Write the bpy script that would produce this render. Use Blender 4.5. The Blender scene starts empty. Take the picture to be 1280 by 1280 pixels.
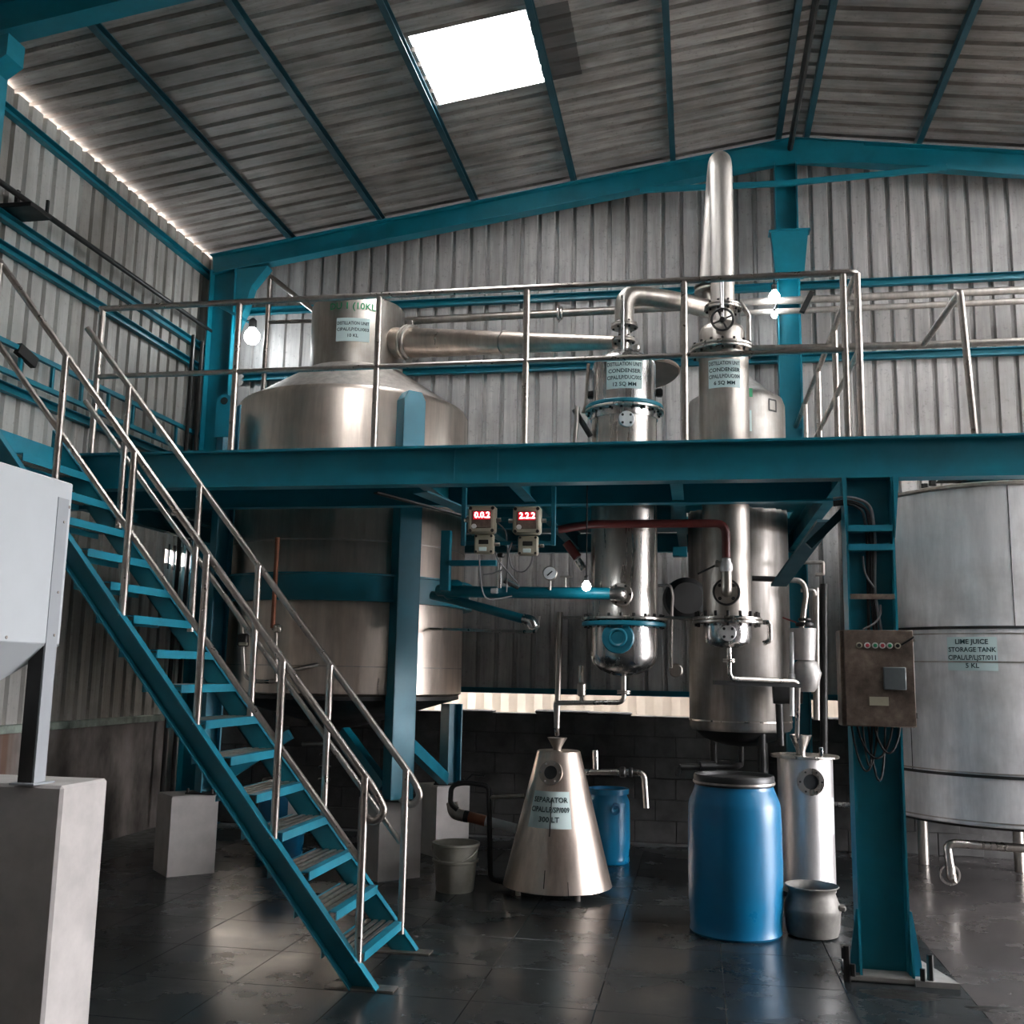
import bpy, math, random
from mathutils import Vector, Matrix
random.seed(7)
PI = math.pi
scene = bpy.context.scene
col = scene.collection

# ------------------------------------------------------------------ camera
cam_data = bpy.data.cameras.new('camera')
cam_data.sensor_width = 36.0
cam_data.lens = 36.0
cam_data.clip_end = 200
cam = bpy.data.objects.new('camera', cam_data)
col.objects.link(cam)
_r = Vector((0.984190, 0.176170, 0.018276)); _u = Vector((0.009522, -0.155668, 0.987764)); _f = Vector((-0.176859, 0.971973, 0.154884))
_m = Matrix((( _r.x, _u.x, -_f.x), (_r.y, _u.y, -_f.y), (_r.z, _u.z, -_f.z)))
cam.matrix_world = Matrix.Translation((0, 0, 1.6)) @ _m.to_4x4()
scene.camera = cam

# ------------------------------------------------------------------ sky and daylight openings
world = bpy.data.worlds.new('overcast_sky')
scene.world = world
world.use_nodes = True
bg = world.node_tree.nodes['Background']
bg.inputs['Color'].default_value = (0.97, 0.96, 1.0, 1)
bg.inputs['Strength'].default_value = 34.0

def portal(name, loc, rot, sx, sy):
    l = bpy.data.lights.new(name, 'AREA'); l.shape = 'RECTANGLE'; l.size = sx; l.size_y = sy
    l.cycles.is_portal = True
    o = bpy.data.objects.new(name, l); col.objects.link(o)
    o.location = loc; o.rotation_euler = rot
DOOR_Y0, DOOR_Y1, DOOR_Z = 5.0, 8.7, 3.0
CLER_Y0, CLER_Y1, CLER_Z0, CLER_Z1 = -1.0, 9.8, 5.35, 6.12  # clerestory strip added to brighten the upper walls
portal('portal_added_clerestory', (7.44, (CLER_Y0 + CLER_Y1) / 2, (CLER_Z0 + CLER_Z1) / 2), (0, PI / 2, 0), CLER_Z1 - CLER_Z0, CLER_Y1 - CLER_Y0)
portal('portal_right_door', (7.44, (DOOR_Y0 + DOOR_Y1) / 2, DOOR_Z / 2), (0, PI / 2, 0), DOOR_Z, DOOR_Y1 - DOOR_Y0)
SKX0, SKX1, SKY0 = -2.26, -1.30, 7.33
SKY_YS = (7.33, 4.27)  # left slope, first row is in view; other skylights added for top light
for _i, _y in enumerate(SKY_YS):
    portal('portal_skylight', (-1.78, _y + 0.51, 6.86), (0, 0, 0), 0.95, 1.0)
    for _x in (3.78, 5.86): portal('portal_skylight', (_x, _y + 0.51, 6.86), (0, 0, 0), 0.95, 1.0)

scene.view_settings.view_transform = 'Standard'
scene.view_settings.look = 'None'
scene.view_settings.gamma = 1.0
scene.view_settings.use_curve_mapping = False
scene.view_settings.exposure = 0.12
try:
    scene.cycles.max_bounces = 10
    scene.cycles.diffuse_bounces = 6
    scene.cycles.glossy_bounces = 5
    scene.cycles.transmission_bounces = 6
except Exception:
    pass

# ------------------------------------------------------------------ materials
def new_mat(name):
    m = bpy.data.materials.new(name); m.use_nodes = True
    nt = m.node_tree
    return m, nt, nt.nodes['Principled BSDF']

def pos_noise(nt, scale, vec_scale=(1, 1, 1), detail=6.0, rough=0.6):
    g = nt.nodes.new('ShaderNodeNewGeometry')
    mp = nt.nodes.new('ShaderNodeMapping'); mp.inputs['Scale'].default_value = vec_scale
    nt.links.new(g.outputs['Position'], mp.inputs['Vector'])
    n = nt.nodes.new('ShaderNodeTexNoise')
    n.inputs['Scale'].default_value = scale; n.inputs['Detail'].default_value = detail
    n.inputs['Roughness'].default_value = rough
    nt.links.new(mp.outputs['Vector'], n.inputs['Vector'])
    return n.outputs['Fac']

def ramp(nt, fac, stops):
    r = nt.nodes.new('ShaderNodeValToRGB')
    cr = r.color_ramp
    while len(cr.elements) < len(stops): cr.elements.new(0.5)
    for e, (p, c) in zip(cr.elements, stops):
        e.position = p; e.color = (c[0], c[1], c[2], 1) if not isinstance(c, float) else (c, c, c, 1)
    nt.links.new(fac, r.inputs['Fac'])
    return r.outputs['Color']

def mixc(nt, fac, a, b, mode='MIX'):
    m = nt.nodes.new('ShaderNodeMix'); m.data_type = 'RGBA'; m.blend_type = mode
    if isinstance(fac, float): m.inputs['Factor'].default_value = fac
    else: nt.links.new(fac, m.inputs['Factor'])
    for sock, v in ((m.inputs[6], a), (m.inputs[7], b)):
        if isinstance(v, tuple): sock.default_value = (*v, 1)
        else: nt.links.new(v, sock)
    return m.outputs[2]

def bump(nt, bsdf, fac, strength=0.2, dist=0.01):
    b = nt.nodes.new('ShaderNodeBump'); b.inputs['Strength'].default_value = strength
    b.inputs['Distance'].default_value = dist
    nt.links.new(fac, b.inputs['Height']); nt.links.new(b.outputs['Normal'], bsdf.inputs['Normal'])

def simple(name, color, rough=0.5, metal=0.0, var=0.25, scale=4.0, vs=(1, 1, 1), rvar=0.1):
    m, nt, b = new_mat(name)
    f = pos_noise(nt, scale, vs)
    c = ramp(nt, f, [(0.3, tuple(x * (1 - var) for x in color)), (0.7, tuple(min(1, x * (1 + var)) for x in color))])
    nt.links.new(c, b.inputs['Base Color'])
    r = ramp(nt, f, [(0.3, min(1.0, rough + rvar)), (0.7, max(0.02, rough - rvar))])
    nt.links.new(r, b.inputs['Roughness'])
    b.inputs['Metallic'].default_value = metal
    return m

def steel(name, color, rough, dirt, dirt_amt, vs=(5, 5, 0.5), metal=1.0):
    m, nt, b = new_mat(name)
    streak = pos_noise(nt, 3.0, vs, 8, 0.65)
    blot = pos_noise(nt, 2.2, (1, 1, 1), 5, 0.6)
    c = ramp(nt, streak, [(0.3, tuple(x * 0.72 for x in color)), (0.72, tuple(min(1, x * 1.15) for x in color))])
    f2 = ramp(nt, blot, [(0.45, 0.0), (0.75, dirt_amt)])
    c = mixc(nt, f2, c, dirt)
    nt.links.new(c, b.inputs['Base Color'])
    nt.links.new(ramp(nt, streak, [(0.25, min(1.0, rough + 0.14)), (0.75, max(0.05, rough - 0.08))]), b.inputs['Roughness'])
    b.inputs['Metallic'].default_value = metal
    bump(nt, b, pos_noise(nt, 1.6, (1, 1, 1), 2), 0.12, 0.02)
    return m

def emit(name, color, strength):
    m, nt, b = new_mat(name)
    b.inputs['Base Color'].default_value = (*color, 1)
    b.inputs['Emission Color'].default_value = (*color, 1)
    b.inputs['Emission Strength'].default_value = strength
    return m

def cladding_mat(name, base, dark, vs, scale=3.0, metal=0.12, rough=0.55):
    m, nt, b = new_mat(name)
    s1 = pos_noise(nt, scale, vs, 8, 0.7)
    s2 = pos_noise(nt, 0.9, (1, 1, 1), 4, 0.6)
    s3 = pos_noise(nt, 26.0, (1, 1, 1), 3, 0.7)
    c = ramp(nt, s1, [(0.3, dark), (0.6, base), (0.85, tuple(min(1, x * 1.2) for x in base))])
    c = mixc(nt, ramp(nt, s2, [(0.42, 0.0), (0.68, 0.8)]), c, tuple(x * 0.75 for x in dark))
    c = mixc(nt, ramp(nt, s3, [(0.58, 0.0), (0.72, 0.5)]), c, tuple(x * 0.6 for x in dark))
    nt.links.new(c, b.inputs['Base Color'])
    b.inputs['Metallic'].default_value = metal
    b.inputs['Roughness'].default_value = rough
    return m

M = {}
TEAL = (0.002, 0.165, 0.228)
def teal_mat(name, color, rough):
    m, nt, b = new_mat(name)
    f = pos_noise(nt, 3.0, (1, 1, 1), 6); g = pos_noise(nt, 30.0, (1, 1, 0.3), 5, 0.7)
    c = ramp(nt, f, [(0.3, tuple(x * 0.8 for x in color)), (0.7, tuple(x * 1.15 for x in color))])
    c = mixc(nt, ramp(nt, g, [(0.62, 0.0), (0.8, 0.35)]), c, tuple(x * 0.5 for x in color))
    nt.links.new(c, b.inputs['Base Color'])
    nt.links.new(ramp(nt, f, [(0.3, rough + 0.1), (0.7, rough - 0.08)]), b.inputs['Roughness'])
    return m
M['teal'] = teal_mat('teal_paint', TEAL, 0.42)
M['teal_dark'] = teal_mat('dark_teal_paint', (0.005, 0.055, 0.075), 0.5)  # darker teal; on the knee braces it puts shade into the colour
M['teal_bright'] = teal_mat('teal_paint_lighter', (0.012, 0.19, 0.27), 0.36)  # lighter tone of the same teal
M['steel'] = steel('stainless_steel', (0.60, 0.56, 0.52), 0.27, (0.30, 0.24, 0.19), 0.55)
M['steel_dull'] = steel('dull_stainless_steel', (0.46, 0.42, 0.38), 0.40, (0.20, 0.165, 0.13), 0.7)
M['steel_bright'] = steel('bright_stainless_steel', (0.68, 0.66, 0.65), 0.22, (0.40, 0.36, 0.32), 0.4)
M['steel_white'] = steel('pale_tank_steel', (0.86, 0.845, 0.84), 0.45, (0.40, 0.375, 0.35), 0.75, (3, 3, 0.5), 0.4)
M['kettle'] = steel('kettle_steel', (0.66, 0.565, 0.49), 0.33, (0.36, 0.29, 0.24), 0.5, (4, 4, 0.4))
M['copper_steel'] = steel('warm_stained_steel', (0.61, 0.52, 0.45), 0.33, (0.30, 0.2, 0.15), 0.5, (4, 4, 0.4))
M['steel_pale'] = steel('pale_brushed_steel', (0.74, 0.72, 0.71), 0.40, (0.45, 0.42, 0.40), 0.4)
M['steel_matte'] = steel('matte_pipe_steel', (0.58, 0.54, 0.50), 0.52, (0.33, 0.28, 0.24), 0.5)
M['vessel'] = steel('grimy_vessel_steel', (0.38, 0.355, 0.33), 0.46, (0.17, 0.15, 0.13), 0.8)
M['rail'] = steel('polished_rail_steel', (0.52, 0.47, 0.43), 0.30, (0.26, 0.20, 0.17), 0.5, (6, 6, 6))
M['dark_steel'] = simple('blackened_steel', (0.035, 0.034, 0.033), 0.45, 0.6)
M['wall_sheet'] = cladding_mat('galvanised_wall_sheet', (0.52, 0.50, 0.485), (0.27, 0.255, 0.245), (4.0, 4.0, 0.25))
M['wall_sheet_side'] = cladding_mat('weathered_side_sheet', (0.46, 0.44, 0.41), (0.25, 0.235, 0.21), (3.0, 4.0, 0.2))
M['wall_sheet_pale'] = cladding_mat('clean_side_sheet', (0.62, 0.61, 0.58), (0.45, 0.44, 0.41), (3.0, 4.0, 0.2))
M['roof_sheet'] = cladding_mat('dirty_roof_sheet', (0.42, 0.38, 0.35), (0.15, 0.132, 0.118), (0.6, 5.0, 0.6), 2.2)
M['roof_patch'] = cladding_mat('dark_roof_patch', (0.12, 0.108, 0.1), (0.07, 0.06, 0.055), (0.6, 5.0, 0.6), 2.2)
M['wall_dark'] = simple('dark_low_bounce_sheet', (0.10, 0.095, 0.09), 0.8)  # unseen walls coloured dark so they bounce little light back
M['brown_lid'] = simple('brown_oxidised_lid', (0.17, 0.125, 0.10), 0.55, 0.2)
M['concrete'] = simple('painted_concrete', (0.46, 0.43, 0.41), 0.75, 0, 0.14, 5.0)
M['concrete_grey'] = simple('bare_concrete', (0.20, 0.19, 0.18), 0.85, 0, 0.25, 6.0)
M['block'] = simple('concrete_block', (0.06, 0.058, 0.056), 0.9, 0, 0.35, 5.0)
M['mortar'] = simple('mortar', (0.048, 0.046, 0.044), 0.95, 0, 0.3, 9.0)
M['cream'] = simple('cream_render', (0.74, 0.66, 0.55), 0.9, 0, 0.15, 1.2)
M['ground'] = simple('dry_ground', (0.20, 0.18, 0.16), 0.95, 0, 0.2, 0.8)
M['grout'] = simple('pale_grout', (0.17, 0.17, 0.168), 0.6, 0, 0.3, 12.0)
M['ledge'] = simple('mossy_ledge', (0.28, 0.33, 0.28), 0.8, 0, 0.45, 6.0)
M['blue'] = simple('blue_plastic', (0.002, 0.13, 0.27), 0.36, 0, 0.12, 2.0)
M['blue_bright'] = simple('bright_blue_plastic', (0.003, 0.17, 0.34), 0.34, 0, 0.12, 2.0)
M['black'] = simple('black_plastic', (0.018, 0.018, 0.018), 0.45)
M['cable'] = simple('black_cable', (0.010, 0.011, 0.012), 0.75)
M['cable_grey'] = simple('grey_cable', (0.20, 0.20, 0.21), 0.5)
M['hopper'] = simple('pale_grey_sheet', (0.50, 0.53, 0.55), 0.42, 0.0, 0.06, 1.5)
M['hopper_post'] = simple('grey_angle_iron', (0.34, 0.36, 0.38), 0.45, 0.2, 0.08, 2.0)
M['grey_box'] = simple('dark_grey_plastic', (0.10, 0.115, 0.12), 0.5)
M['red_pipe'] = simple('red_oxide_paint', (0.10, 0.018, 0.015), 0.42, 0, 0.2, 8)
M['mud'] = simple('wet_black_mud', (0.012, 0.011, 0.010), 0.35, 0, 0.3, 20)
M['copper'] = simple('rusty_orange_pipe', (0.30, 0.11, 0.06), 0.5, 0.4, 0.25, 10)
M['beige'] = simple('beige_enamel', (0.40, 0.37, 0.28), 0.45, 0, 0.12, 8)
M['bucket'] = simple('grey_plastic_bucket', (0.25, 0.235, 0.20), 0.55, 0, 0.25, 6)
M['alu'] = simple('worn_aluminium', (0.16, 0.15, 0.135), 0.62, 0.4, 0.35, 7.0)
M['rust_panel'] = None
M['label'] = simple('mint_paper', (0.66, 0.79, 0.77), 0.55, 0, 0.04, 3)
M['ink'] = simple('dark_green_ink', (0.006, 0.035, 0.04), 0.6)
M['green'] = simple('green_paint', (0.01, 0.22, 0.09), 0.5)
M['screen'] = emit('red_display', (0.55, 0.006, 0.02), 0.45)
M['digits'] = emit('lit_digits', (1.0, 0.55, 0.55), 5.0)
M['bulb'] = emit('lit_bulb', (0.92, 0.97, 1.0), 60.0)
M['white_dial'] = simple('white_dial', (0.62, 0.62, 0.62), 0.4, 0, 0.03)
M['sight_glass'] = simple('dark_sight_glass', (0.025, 0.028, 0.03), 0.12, 0, 0.1)
M['white'] = simple('white_plastic', (0.6, 0.6, 0.6), 0.5, 0, 0.05)
M['red_button'] = simple('red_button', (0.40, 0.03, 0.05), 0.35)
M['green_button'] = simple('green_button', (0.01, 0.26, 0.11), 0.35)
M['cloth_white'] = simple('insulation_jacket', (0.42, 0.40, 0.38), 0.5, 0.6, 0.2, 6)

def rust_panel():
    m, nt, b = new_mat('dusty_brown_panel')
    f = pos_noise(nt, 7.0, (1, 1, 1), 8, 0.7); g = pos_noise(nt, 22.0, (1, 1, 1), 4, 0.7)
    c = ramp(nt, f, [(0.36, (0.06, 0.042, 0.032)), (0.52, (0.135, 0.10, 0.078)), (0.68, (0.24, 0.19, 0.15))])
    c = mixc(nt, ramp(nt, g, [(0.6, 0.0), (0.75, 0.6)]), c, (0.045, 0.034, 0.028))
    nt.links.new(c, b.inputs['Base Color']); b.inputs['Roughness'].default_value = 0.55; b.inputs['Metallic'].default_value = 0.2
    return m
M['rust_panel'] = rust_panel()

def tile_mat(name, a, bcol, wet=0.5):
    m, nt, b = new_mat(name)
    f = pos_noise(nt, 1.6, (1, 1, 1), 7, 0.65); g = pos_noise(nt, 9.0, (0.5, 2.5, 1), 6, 0.7)
    k = pos_noise(nt, 9.0, (0.7, 2.0, 1), 3, 0.5)
    c = ramp(nt, g, [(0.3, a), (0.7, bcol)])
    c = mixc(nt, ramp(nt, k, [(0.70, 0.0), (0.76, 0.8)]), c, (0.006, 0.006, 0.006))
    nt.links.new(c, b.inputs['Base Color'])
    nt.links.new(ramp(nt, f, [(0.3, 0.16), (0.5, 0.25), (0.75, 0.40)]), b.inputs['Roughness'])
    b.inputs['Specular IOR Level'].default_value = wet
    bump(nt, b, g, 0.03, 0.003)
    return m
M['tile'] = tile_mat('wet_dark_stone_tile', (0.010, 0.0125, 0.0135), (0.026, 0.031, 0.033), 0.32)
M['slab'] = tile_mat('wet_muddy_concrete', (0.04, 0.036, 0.035), (0.085, 0.077, 0.074), 0.32)

def stained_wall():
    m, nt, b = new_mat('stained_plaster')
    f = pos_noise(nt, 1.5, (1.3, 1.3, 0.7), 5, 0.6); g = pos_noise(nt, 1.0, (3.0, 3.0, 0.25), 3, 0.5); k = pos_noise(nt, 1.1, (1, 1, 1), 4)
    c = ramp(nt, f, [(0.35, (0.06, 0.052, 0.045)), (0.55, (0.24, 0.21, 0.19)), (0.75, (0.36, 0.32, 0.30))])
    c = mixc(nt, ramp(nt, g, [(0.58, 0.0), (0.68, 0.75)]), c, (0.15, 0.065, 0.03))
    c = mixc(nt, ramp(nt, k, [(0.5, 0.0), (0.7, 0.6)]), c, (0.06, 0.055, 0.05))
    nt.links.new(c, b.inputs['Base Color']); b.inputs['Roughness'].default_value = 0.85
    return m
M['stained'] = stained_wall()

def translucent():
    m, nt, b = new_mat('translucent_fibreglass')
    out = nt.nodes['Material Output']
    t = nt.nodes.new('ShaderNodeBsdfTranslucent'); t.inputs['Color'].default_value = (0.9, 0.9, 0.88, 1)
    tr = nt.nodes.new('ShaderNodeBsdfTransparent'); tr.inputs['Color'].default_value = (0.9, 0.92, 0.92, 1)
    mx = nt.nodes.new('ShaderNodeMixShader'); mx.inputs['Fac'].default_value = 0.5
    nt.links.new(t.outputs[0], mx.inputs[1]); nt.links.new(tr.outputs[0], mx.inputs[2])
    nt.links.new(mx.outputs[0], out.inputs['Surface'])
    return m
M['translucent'] = translucent()

# ------------------------------------------------------------------ mesh helpers
def fillet(pts, r, n=6):
    pts = [Vector(p) for p in pts]
    if r <= 0 or len(pts) < 3: return pts
    out = [pts[0]]
    for i in range(1, len(pts) - 1):
        a, b, c = pts[i - 1], pts[i], pts[i + 1]
        u = (a - b); v = (c - b)
        rr = min(r, u.length * 0.49, v.length * 0.49)
        un, vn = u.normalized(), v.normalized()
        ang = un.angle(vn)
        if ang > PI - 0.02: out.append(b); continue
        p0, p1 = b + un * rr, b + vn * rr
        for k in range(n + 1):
            t = k / n
            out.append(p0 * (1 - t) ** 2 + b * 2 * t * (1 - t) + p1 * t * t)
    out.append(pts[-1])
    return out

class MB:
    def __init__(s): s.v = []; s.f = []
    def add(s, verts, faces):
        o = len(s.v); s.v += [Vector(p) for p in verts]; s.f += [tuple(i + o for i in f) for f in faces]; return s
    def box(s, a, b):
        x0, y0, z0 = [min(a[i], b[i]) for i in range(3)]; x1, y1, z1 = [max(a[i], b[i]) for i in range(3)]
        return s.add([(x0, y0, z0), (x1, y0, z0), (x1, y1, z0), (x0, y1, z0), (x0, y0, z1), (x1, y0, z1), (x1, y1, z1), (x0, y1, z1)],
                     [(0, 3, 2, 1), (4, 5, 6, 7), (0, 1, 5, 4), (1, 2, 6, 5), (2, 3, 7, 6), (3, 0, 4, 7)])
    def bbox(s, a, b, c=0.004):
        """box with chamfered edges"""
        x0, y0, z0 = [min(a[i], b[i]) for i in range(3)]; x1, y1, z1 = [max(a[i], b[i]) for i in range(3)]
        c = min(c, (x1 - x0) * .45, (y1 - y0) * .45, (z1 - z0) * .45)
        X = (x0, x1); Y = (y0, y1); Z = (z0, z1); vs = []; idx = {}
        for i in (0, 1):
            for j in (0, 1):
                for k in (0, 1):
                    sx, sy, sz = 1 - 2 * i, 1 - 2 * j, 1 - 2 * k
                    for ax in range(3):
                        p = [X[i] + sx * c, Y[j] + sy * c, Z[k] + sz * c]
                        p[ax] = (X[i], Y[j], Z[k])[ax]
                        idx[(i, j, k, ax)] = len(vs); vs.append(tuple(p))
        I = lambda i, j, k, a: idx[(i, j, k, a)]
        fs = []
        for i in (0, 1): fs.append((I(i, 0, 0, 0), I(i, 1, 0, 0), I(i, 1, 1, 0), I(i, 0, 1, 0)))
        for j in (0, 1): fs.append((I(0, j, 0, 1), I(0, j, 1, 1), I(1, j, 1, 1), I(1, j, 0, 1)))
        for k in (0, 1): fs.append((I(0, 0, k, 2), I(1, 0, k, 2), I(1, 1, k, 2), I(0, 1, k, 2)))
        for j in (0, 1):
            for k in (0, 1): fs.append((I(0, j, k, 1), I(1, j, k, 1), I(1, j, k, 2), I(0, j, k, 2)))
        for i in (0, 1):
            for k in (0, 1): fs.append((I(i, 0, k, 0), I(i, 1, k, 0), I(i, 1, k, 2), I(i, 0, k, 2)))
        for i in (0, 1):
            for j in (0, 1): fs.append((I(i, j, 0, 0), I(i, j, 1, 0), I(i, j, 1, 1), I(i, j, 0, 1)))
        for i in (0, 1):
            for j in (0, 1):
                for k in (0, 1): fs.append((I(i, j, k, 0), I(i, j, k, 1), I(i, j, k, 2)))
        s.fix = True
        return s.add(vs, fs)
    def prism(s, poly, d0, d1, axis='y'):
        """poly in the plane perpendicular to axis, extruded d0..d1"""
        n = len(poly)
        def mk(p, d):
            if axis == 'y': return (p[0], d, p[1])
            if axis == 'x': return (d, p[0], p[1])
            return (p[0], p[1], d)
        s.fix = True
        return s.add([mk(p, d0) for p in poly] + [mk(p, d1) for p in poly],
                     [tuple(range(n)), tuple(range(2 * n - 1, n - 1, -1))] + [(i, (i + 1) % n, n + (i + 1) % n, n + i) for i in range(n)])
    def tube(s, pts, r, n=12, bend=0.0, caps=True, r2=None):
        P = fillet(pts, bend) if bend else [Vector(p) for p in pts]
        t0 = (P[1] - P[0]).normalized()
        ref = Vector((0, 0, 1)) if abs(t0.z) < 0.9 else Vector((1, 0, 0))
        u = t0.cross(ref).normalized(); vs = []; N = len(P)
        for i, p in enumerate(P):
            t = (P[min(i + 1, N - 1)] - P[max(i - 1, 0)]).normalized()
            u = (u - t * u.dot(t)).normalized(); w = t.cross(u)
            rad = r if r2 is None else r + (r2 - r) * i / (N - 1)
            for k in range(n):
                a = 2 * PI * k / n
                vs.append(p + (u * math.cos(a) + w * math.sin(a)) * rad)
        fs = []
        for i in range(N - 1):
            for k in range(n):
                fs.append((i * n + k, i * n + (k + 1) % n, (i + 1) * n + (k + 1) % n, (i + 1) * n + k))
        if caps: fs += [tuple(range(n - 1, -1, -1)), tuple((N - 1) * n + k for k in range(n))]
        return s.add(vs, fs)
    def lathe(s, prof, c=(0, 0, 0), n=32, axis=(0, 0, 1)):
        """prof: (radius, height) list"""
        ax = Vector(axis).normalized()
        ref = Vector((1, 0, 0)) if abs(ax.x) < 0.9 else Vector((0, 1, 0))
        u = (ref - ax * ref.dot(ax)).normalized(); w = ax.cross(u); c = Vector(c); vs = []; fs = []
        for r, h in prof:
            for k in range(n):
                a = 2 * PI * k / n
                vs.append(c + ax * h + (u * math.cos(a) + w * math.sin(a)) * max(r, 1e-4))
        for i in range(len(prof) - 1):
            for k in range(n):
                fs.append((i * n + k, i * n + (k + 1) % n, (i + 1) * n + (k + 1) % n, (i + 1) * n + k))
        fs += [tuple(range(n - 1, -1, -1)), tuple((len(prof) - 1) * n + k for k in range(n))]
        return s.add(vs, fs)
    def disc(s, c, axis, r, t, n=24, ch=None):
        ch = t * .2 if ch is None else ch
        return s.lathe([(r - ch, 0), (r, ch), (r, t - ch), (r - ch, t)], c, n, axis)
    def ring(s, c, axis, r0, r1, t, n=32):
        ax = Vector(axis).normalized()
        ref = Vector((1, 0, 0)) if abs(ax.x) < 0.9 else Vector((0, 1, 0))
        u = (ref - ax * ref.dot(ax)).normalized(); w = ax.cross(u); c = Vector(c); vs = []; fs = []
        prof = [(r0, 0), (r1, 0), (r1, t), (r0, t)]
        for r, h in prof:
            for k in range(n):
                a = 2 * PI * k / n
                vs.append(c + ax * h + (u * math.cos(a) + w * math.sin(a)) * r)
        for i in range(4):
            j = (i + 1) % 4
            for k in range(n): fs.append((i * n + k, i * n + (k + 1) % n, j * n + (k + 1) % n, j * n + k))
        return s.add(vs, fs)
    def torus(s, c, axis, R, r, n=32, m=10):
        ax = Vector(axis).normalized()
        ref = Vector((1, 0, 0)) if abs(ax.x) < 0.9 else Vector((0, 1, 0))
        u = (ref - ax * ref.dot(ax)).normalized(); w = ax.cross(u); c = Vector(c); vs = []; fs = []
        for i in range(n):
            a = 2 * PI * i / n; d = u * math.cos(a) + w * math.sin(a)
            for k in range(m):
                b = 2 * PI * k / m
                vs.append(c + d * (R + r * math.cos(b)) + ax * r * math.sin(b))
        for i in range(n):
            for k in range(m):
                fs.append((i * m + k, ((i + 1) % n) * m + k, ((i + 1) % n) * m + (k + 1) % m, i * m + (k + 1) % m))
        return s.add(vs, fs)
    def bolts(s, c, axis, R, n, r, t, phase=0.0):
        ax = Vector(axis).normalized()
        ref = Vector((1, 0, 0)) if abs(ax.x) < 0.9 else Vector((0, 1, 0))
        u = (ref - ax * ref.dot(ax)).normalized(); w = ax.cross(u); c = Vector(c)
        for i in range(n):
            a = 2 * PI * i / n + phase
            s.lathe([(r, 0), (r, t)], c + (u * math.cos(a) + w * math.sin(a)) * R, 6, axis)
        return s
    def bar(s, a, b, w, h, up=(0, 0, 1)):
        """rectangular bar from a to b: w across, h along up"""
        a, b = Vector(a), Vector(b); d = (b - a).normalized(); up = Vector(up)
        x = d.cross(up).normalized() * (w / 2); y = x.cross(d).normalized() * (h / 2)
        vs = [a - x - y, a + x - y, a + x + y, a - x + y, b - x - y, b + x - y, b + x + y, b - x + y]
        s.fix = True
        return s.add(vs, [(0, 3, 2, 1), (4, 5, 6, 7), (0, 1, 5, 4), (1, 2, 6, 5), (2, 3, 7, 6), (3, 0, 4, 7)])
    def ibar(s, a, b, w, h, tf, tw, up=(0, 0, 1)):
        """rolled I section from a to b, h along up, w flange width"""
        a, b = Vector(a), Vector(b); d = (b - a).normalized(); up = Vector(up)
        x = d.cross(up).normalized(); y = x.cross(d).normalized()
        pr = [(-w/2, -h/2), (w/2, -h/2), (w/2, -h/2+tf), (tw/2, -h/2+tf), (tw/2, h/2-tf), (w/2, h/2-tf), (w/2, h/2), (-w/2, h/2), (-w/2, h/2-tf), (-tw/2, h/2-tf), (-tw/2, -h/2+tf), (-w/2, -h/2+tf)]
        n = 12
        s.fix = True
        return s.add([a + x*p + y*q for p, q in pr] + [b + x*p + y*q for p, q in pr],
                     [tuple(range(n)), tuple(range(2*n-1, n-1, -1))] + [(i, (i+1) % n, n+(i+1) % n, n+i) for i in range(n)])
    def cbar(s, a, b, w, h, t, up=(0, 0, 1), side=1):
        """channel: web on -side, flanges pointing to side"""
        a, b = Vector(a), Vector(b); d = (b - a).normalized(); up = Vector(up)
        x = d.cross(up).normalized() * side; y = x.cross(d).normalized()
        pr = [(0, -h/2), (w, -h/2), (w, -h/2+t), (t, -h/2+t), (t, h/2-t), (w, h/2-t), (w, h/2), (0, h/2)]
        n = 8
        s.fix = True
        return s.add([a + x*p + y*q for p, q in pr] + [b + x*p + y*q for p, q in pr],
                     [tuple(range(n)), tuple(range(2*n-1, n-1, -1))] + [(i, (i+1) % n, n+(i+1) % n, n+i) for i in range(n)])
    def mesh(s, name, mat, off=(0, 0, 0), smooth=40):
        o = Vector(off)
        me = bpy.data.meshes.new(name)
        me.from_pydata([tuple(p - o) for p in s.v], [], s.f)
        import bmesh
        bm = bmesh.new(); bm.from_mesh(me); bmesh.ops.recalc_face_normals(bm, faces=bm.faces)
        bm.to_mesh(me); bm.free()
        if mat: me.materials.append(mat)
        if smooth:
            for p in me.polygons: p.use_smooth = True
            me.set_sharp_from_angle(angle=math.radians(smooth))
        me.update()
        return me
    def build(s, name, mat, parent=None, smooth=40, loc=None):
        off = Vector((0, 0, 0))
        if parent is not None:
            off = world_loc(parent)
        if loc is not None: off = Vector(loc)
        me = s.mesh(name, M[mat] if isinstance(mat, str) else mat, off, smooth)
        o = bpy.data.objects.new(name, me); col.objects.link(o)
        if parent is not None: o.parent = parent
        if loc is not None: o.location = loc
        if name in STUFF: o['kind'] = 'stuff'
        return o

STUFF = {'flange_bolts', 'lid_clamps', 'anchor_bolts', 'anchor_nuts', 'lettering', 'stencil_lettering', 'lit_digits'}
def world_loc(o):
    v = Vector(o.location)
    while o.parent is not None:
        o = o.parent; v += Vector(o.location)
    return v

def tag(o, label, cat, group=None):
    o['label'] = label; o['category'] = cat
    if group: o['group'] = group
    return o

def thing(name, label, cat, loc, group=None):
    o = bpy.data.objects.new(name, None); col.objects.link(o); o.location = loc
    o.empty_display_size = 0.1
    return tag(o, label, cat, group)

def struct(o): o['kind'] = 'structure'; return o

def inst(src, parent, loc):
    o = src.copy(); col.objects.link(o); o.parent = parent; o.location = loc; return o

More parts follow.
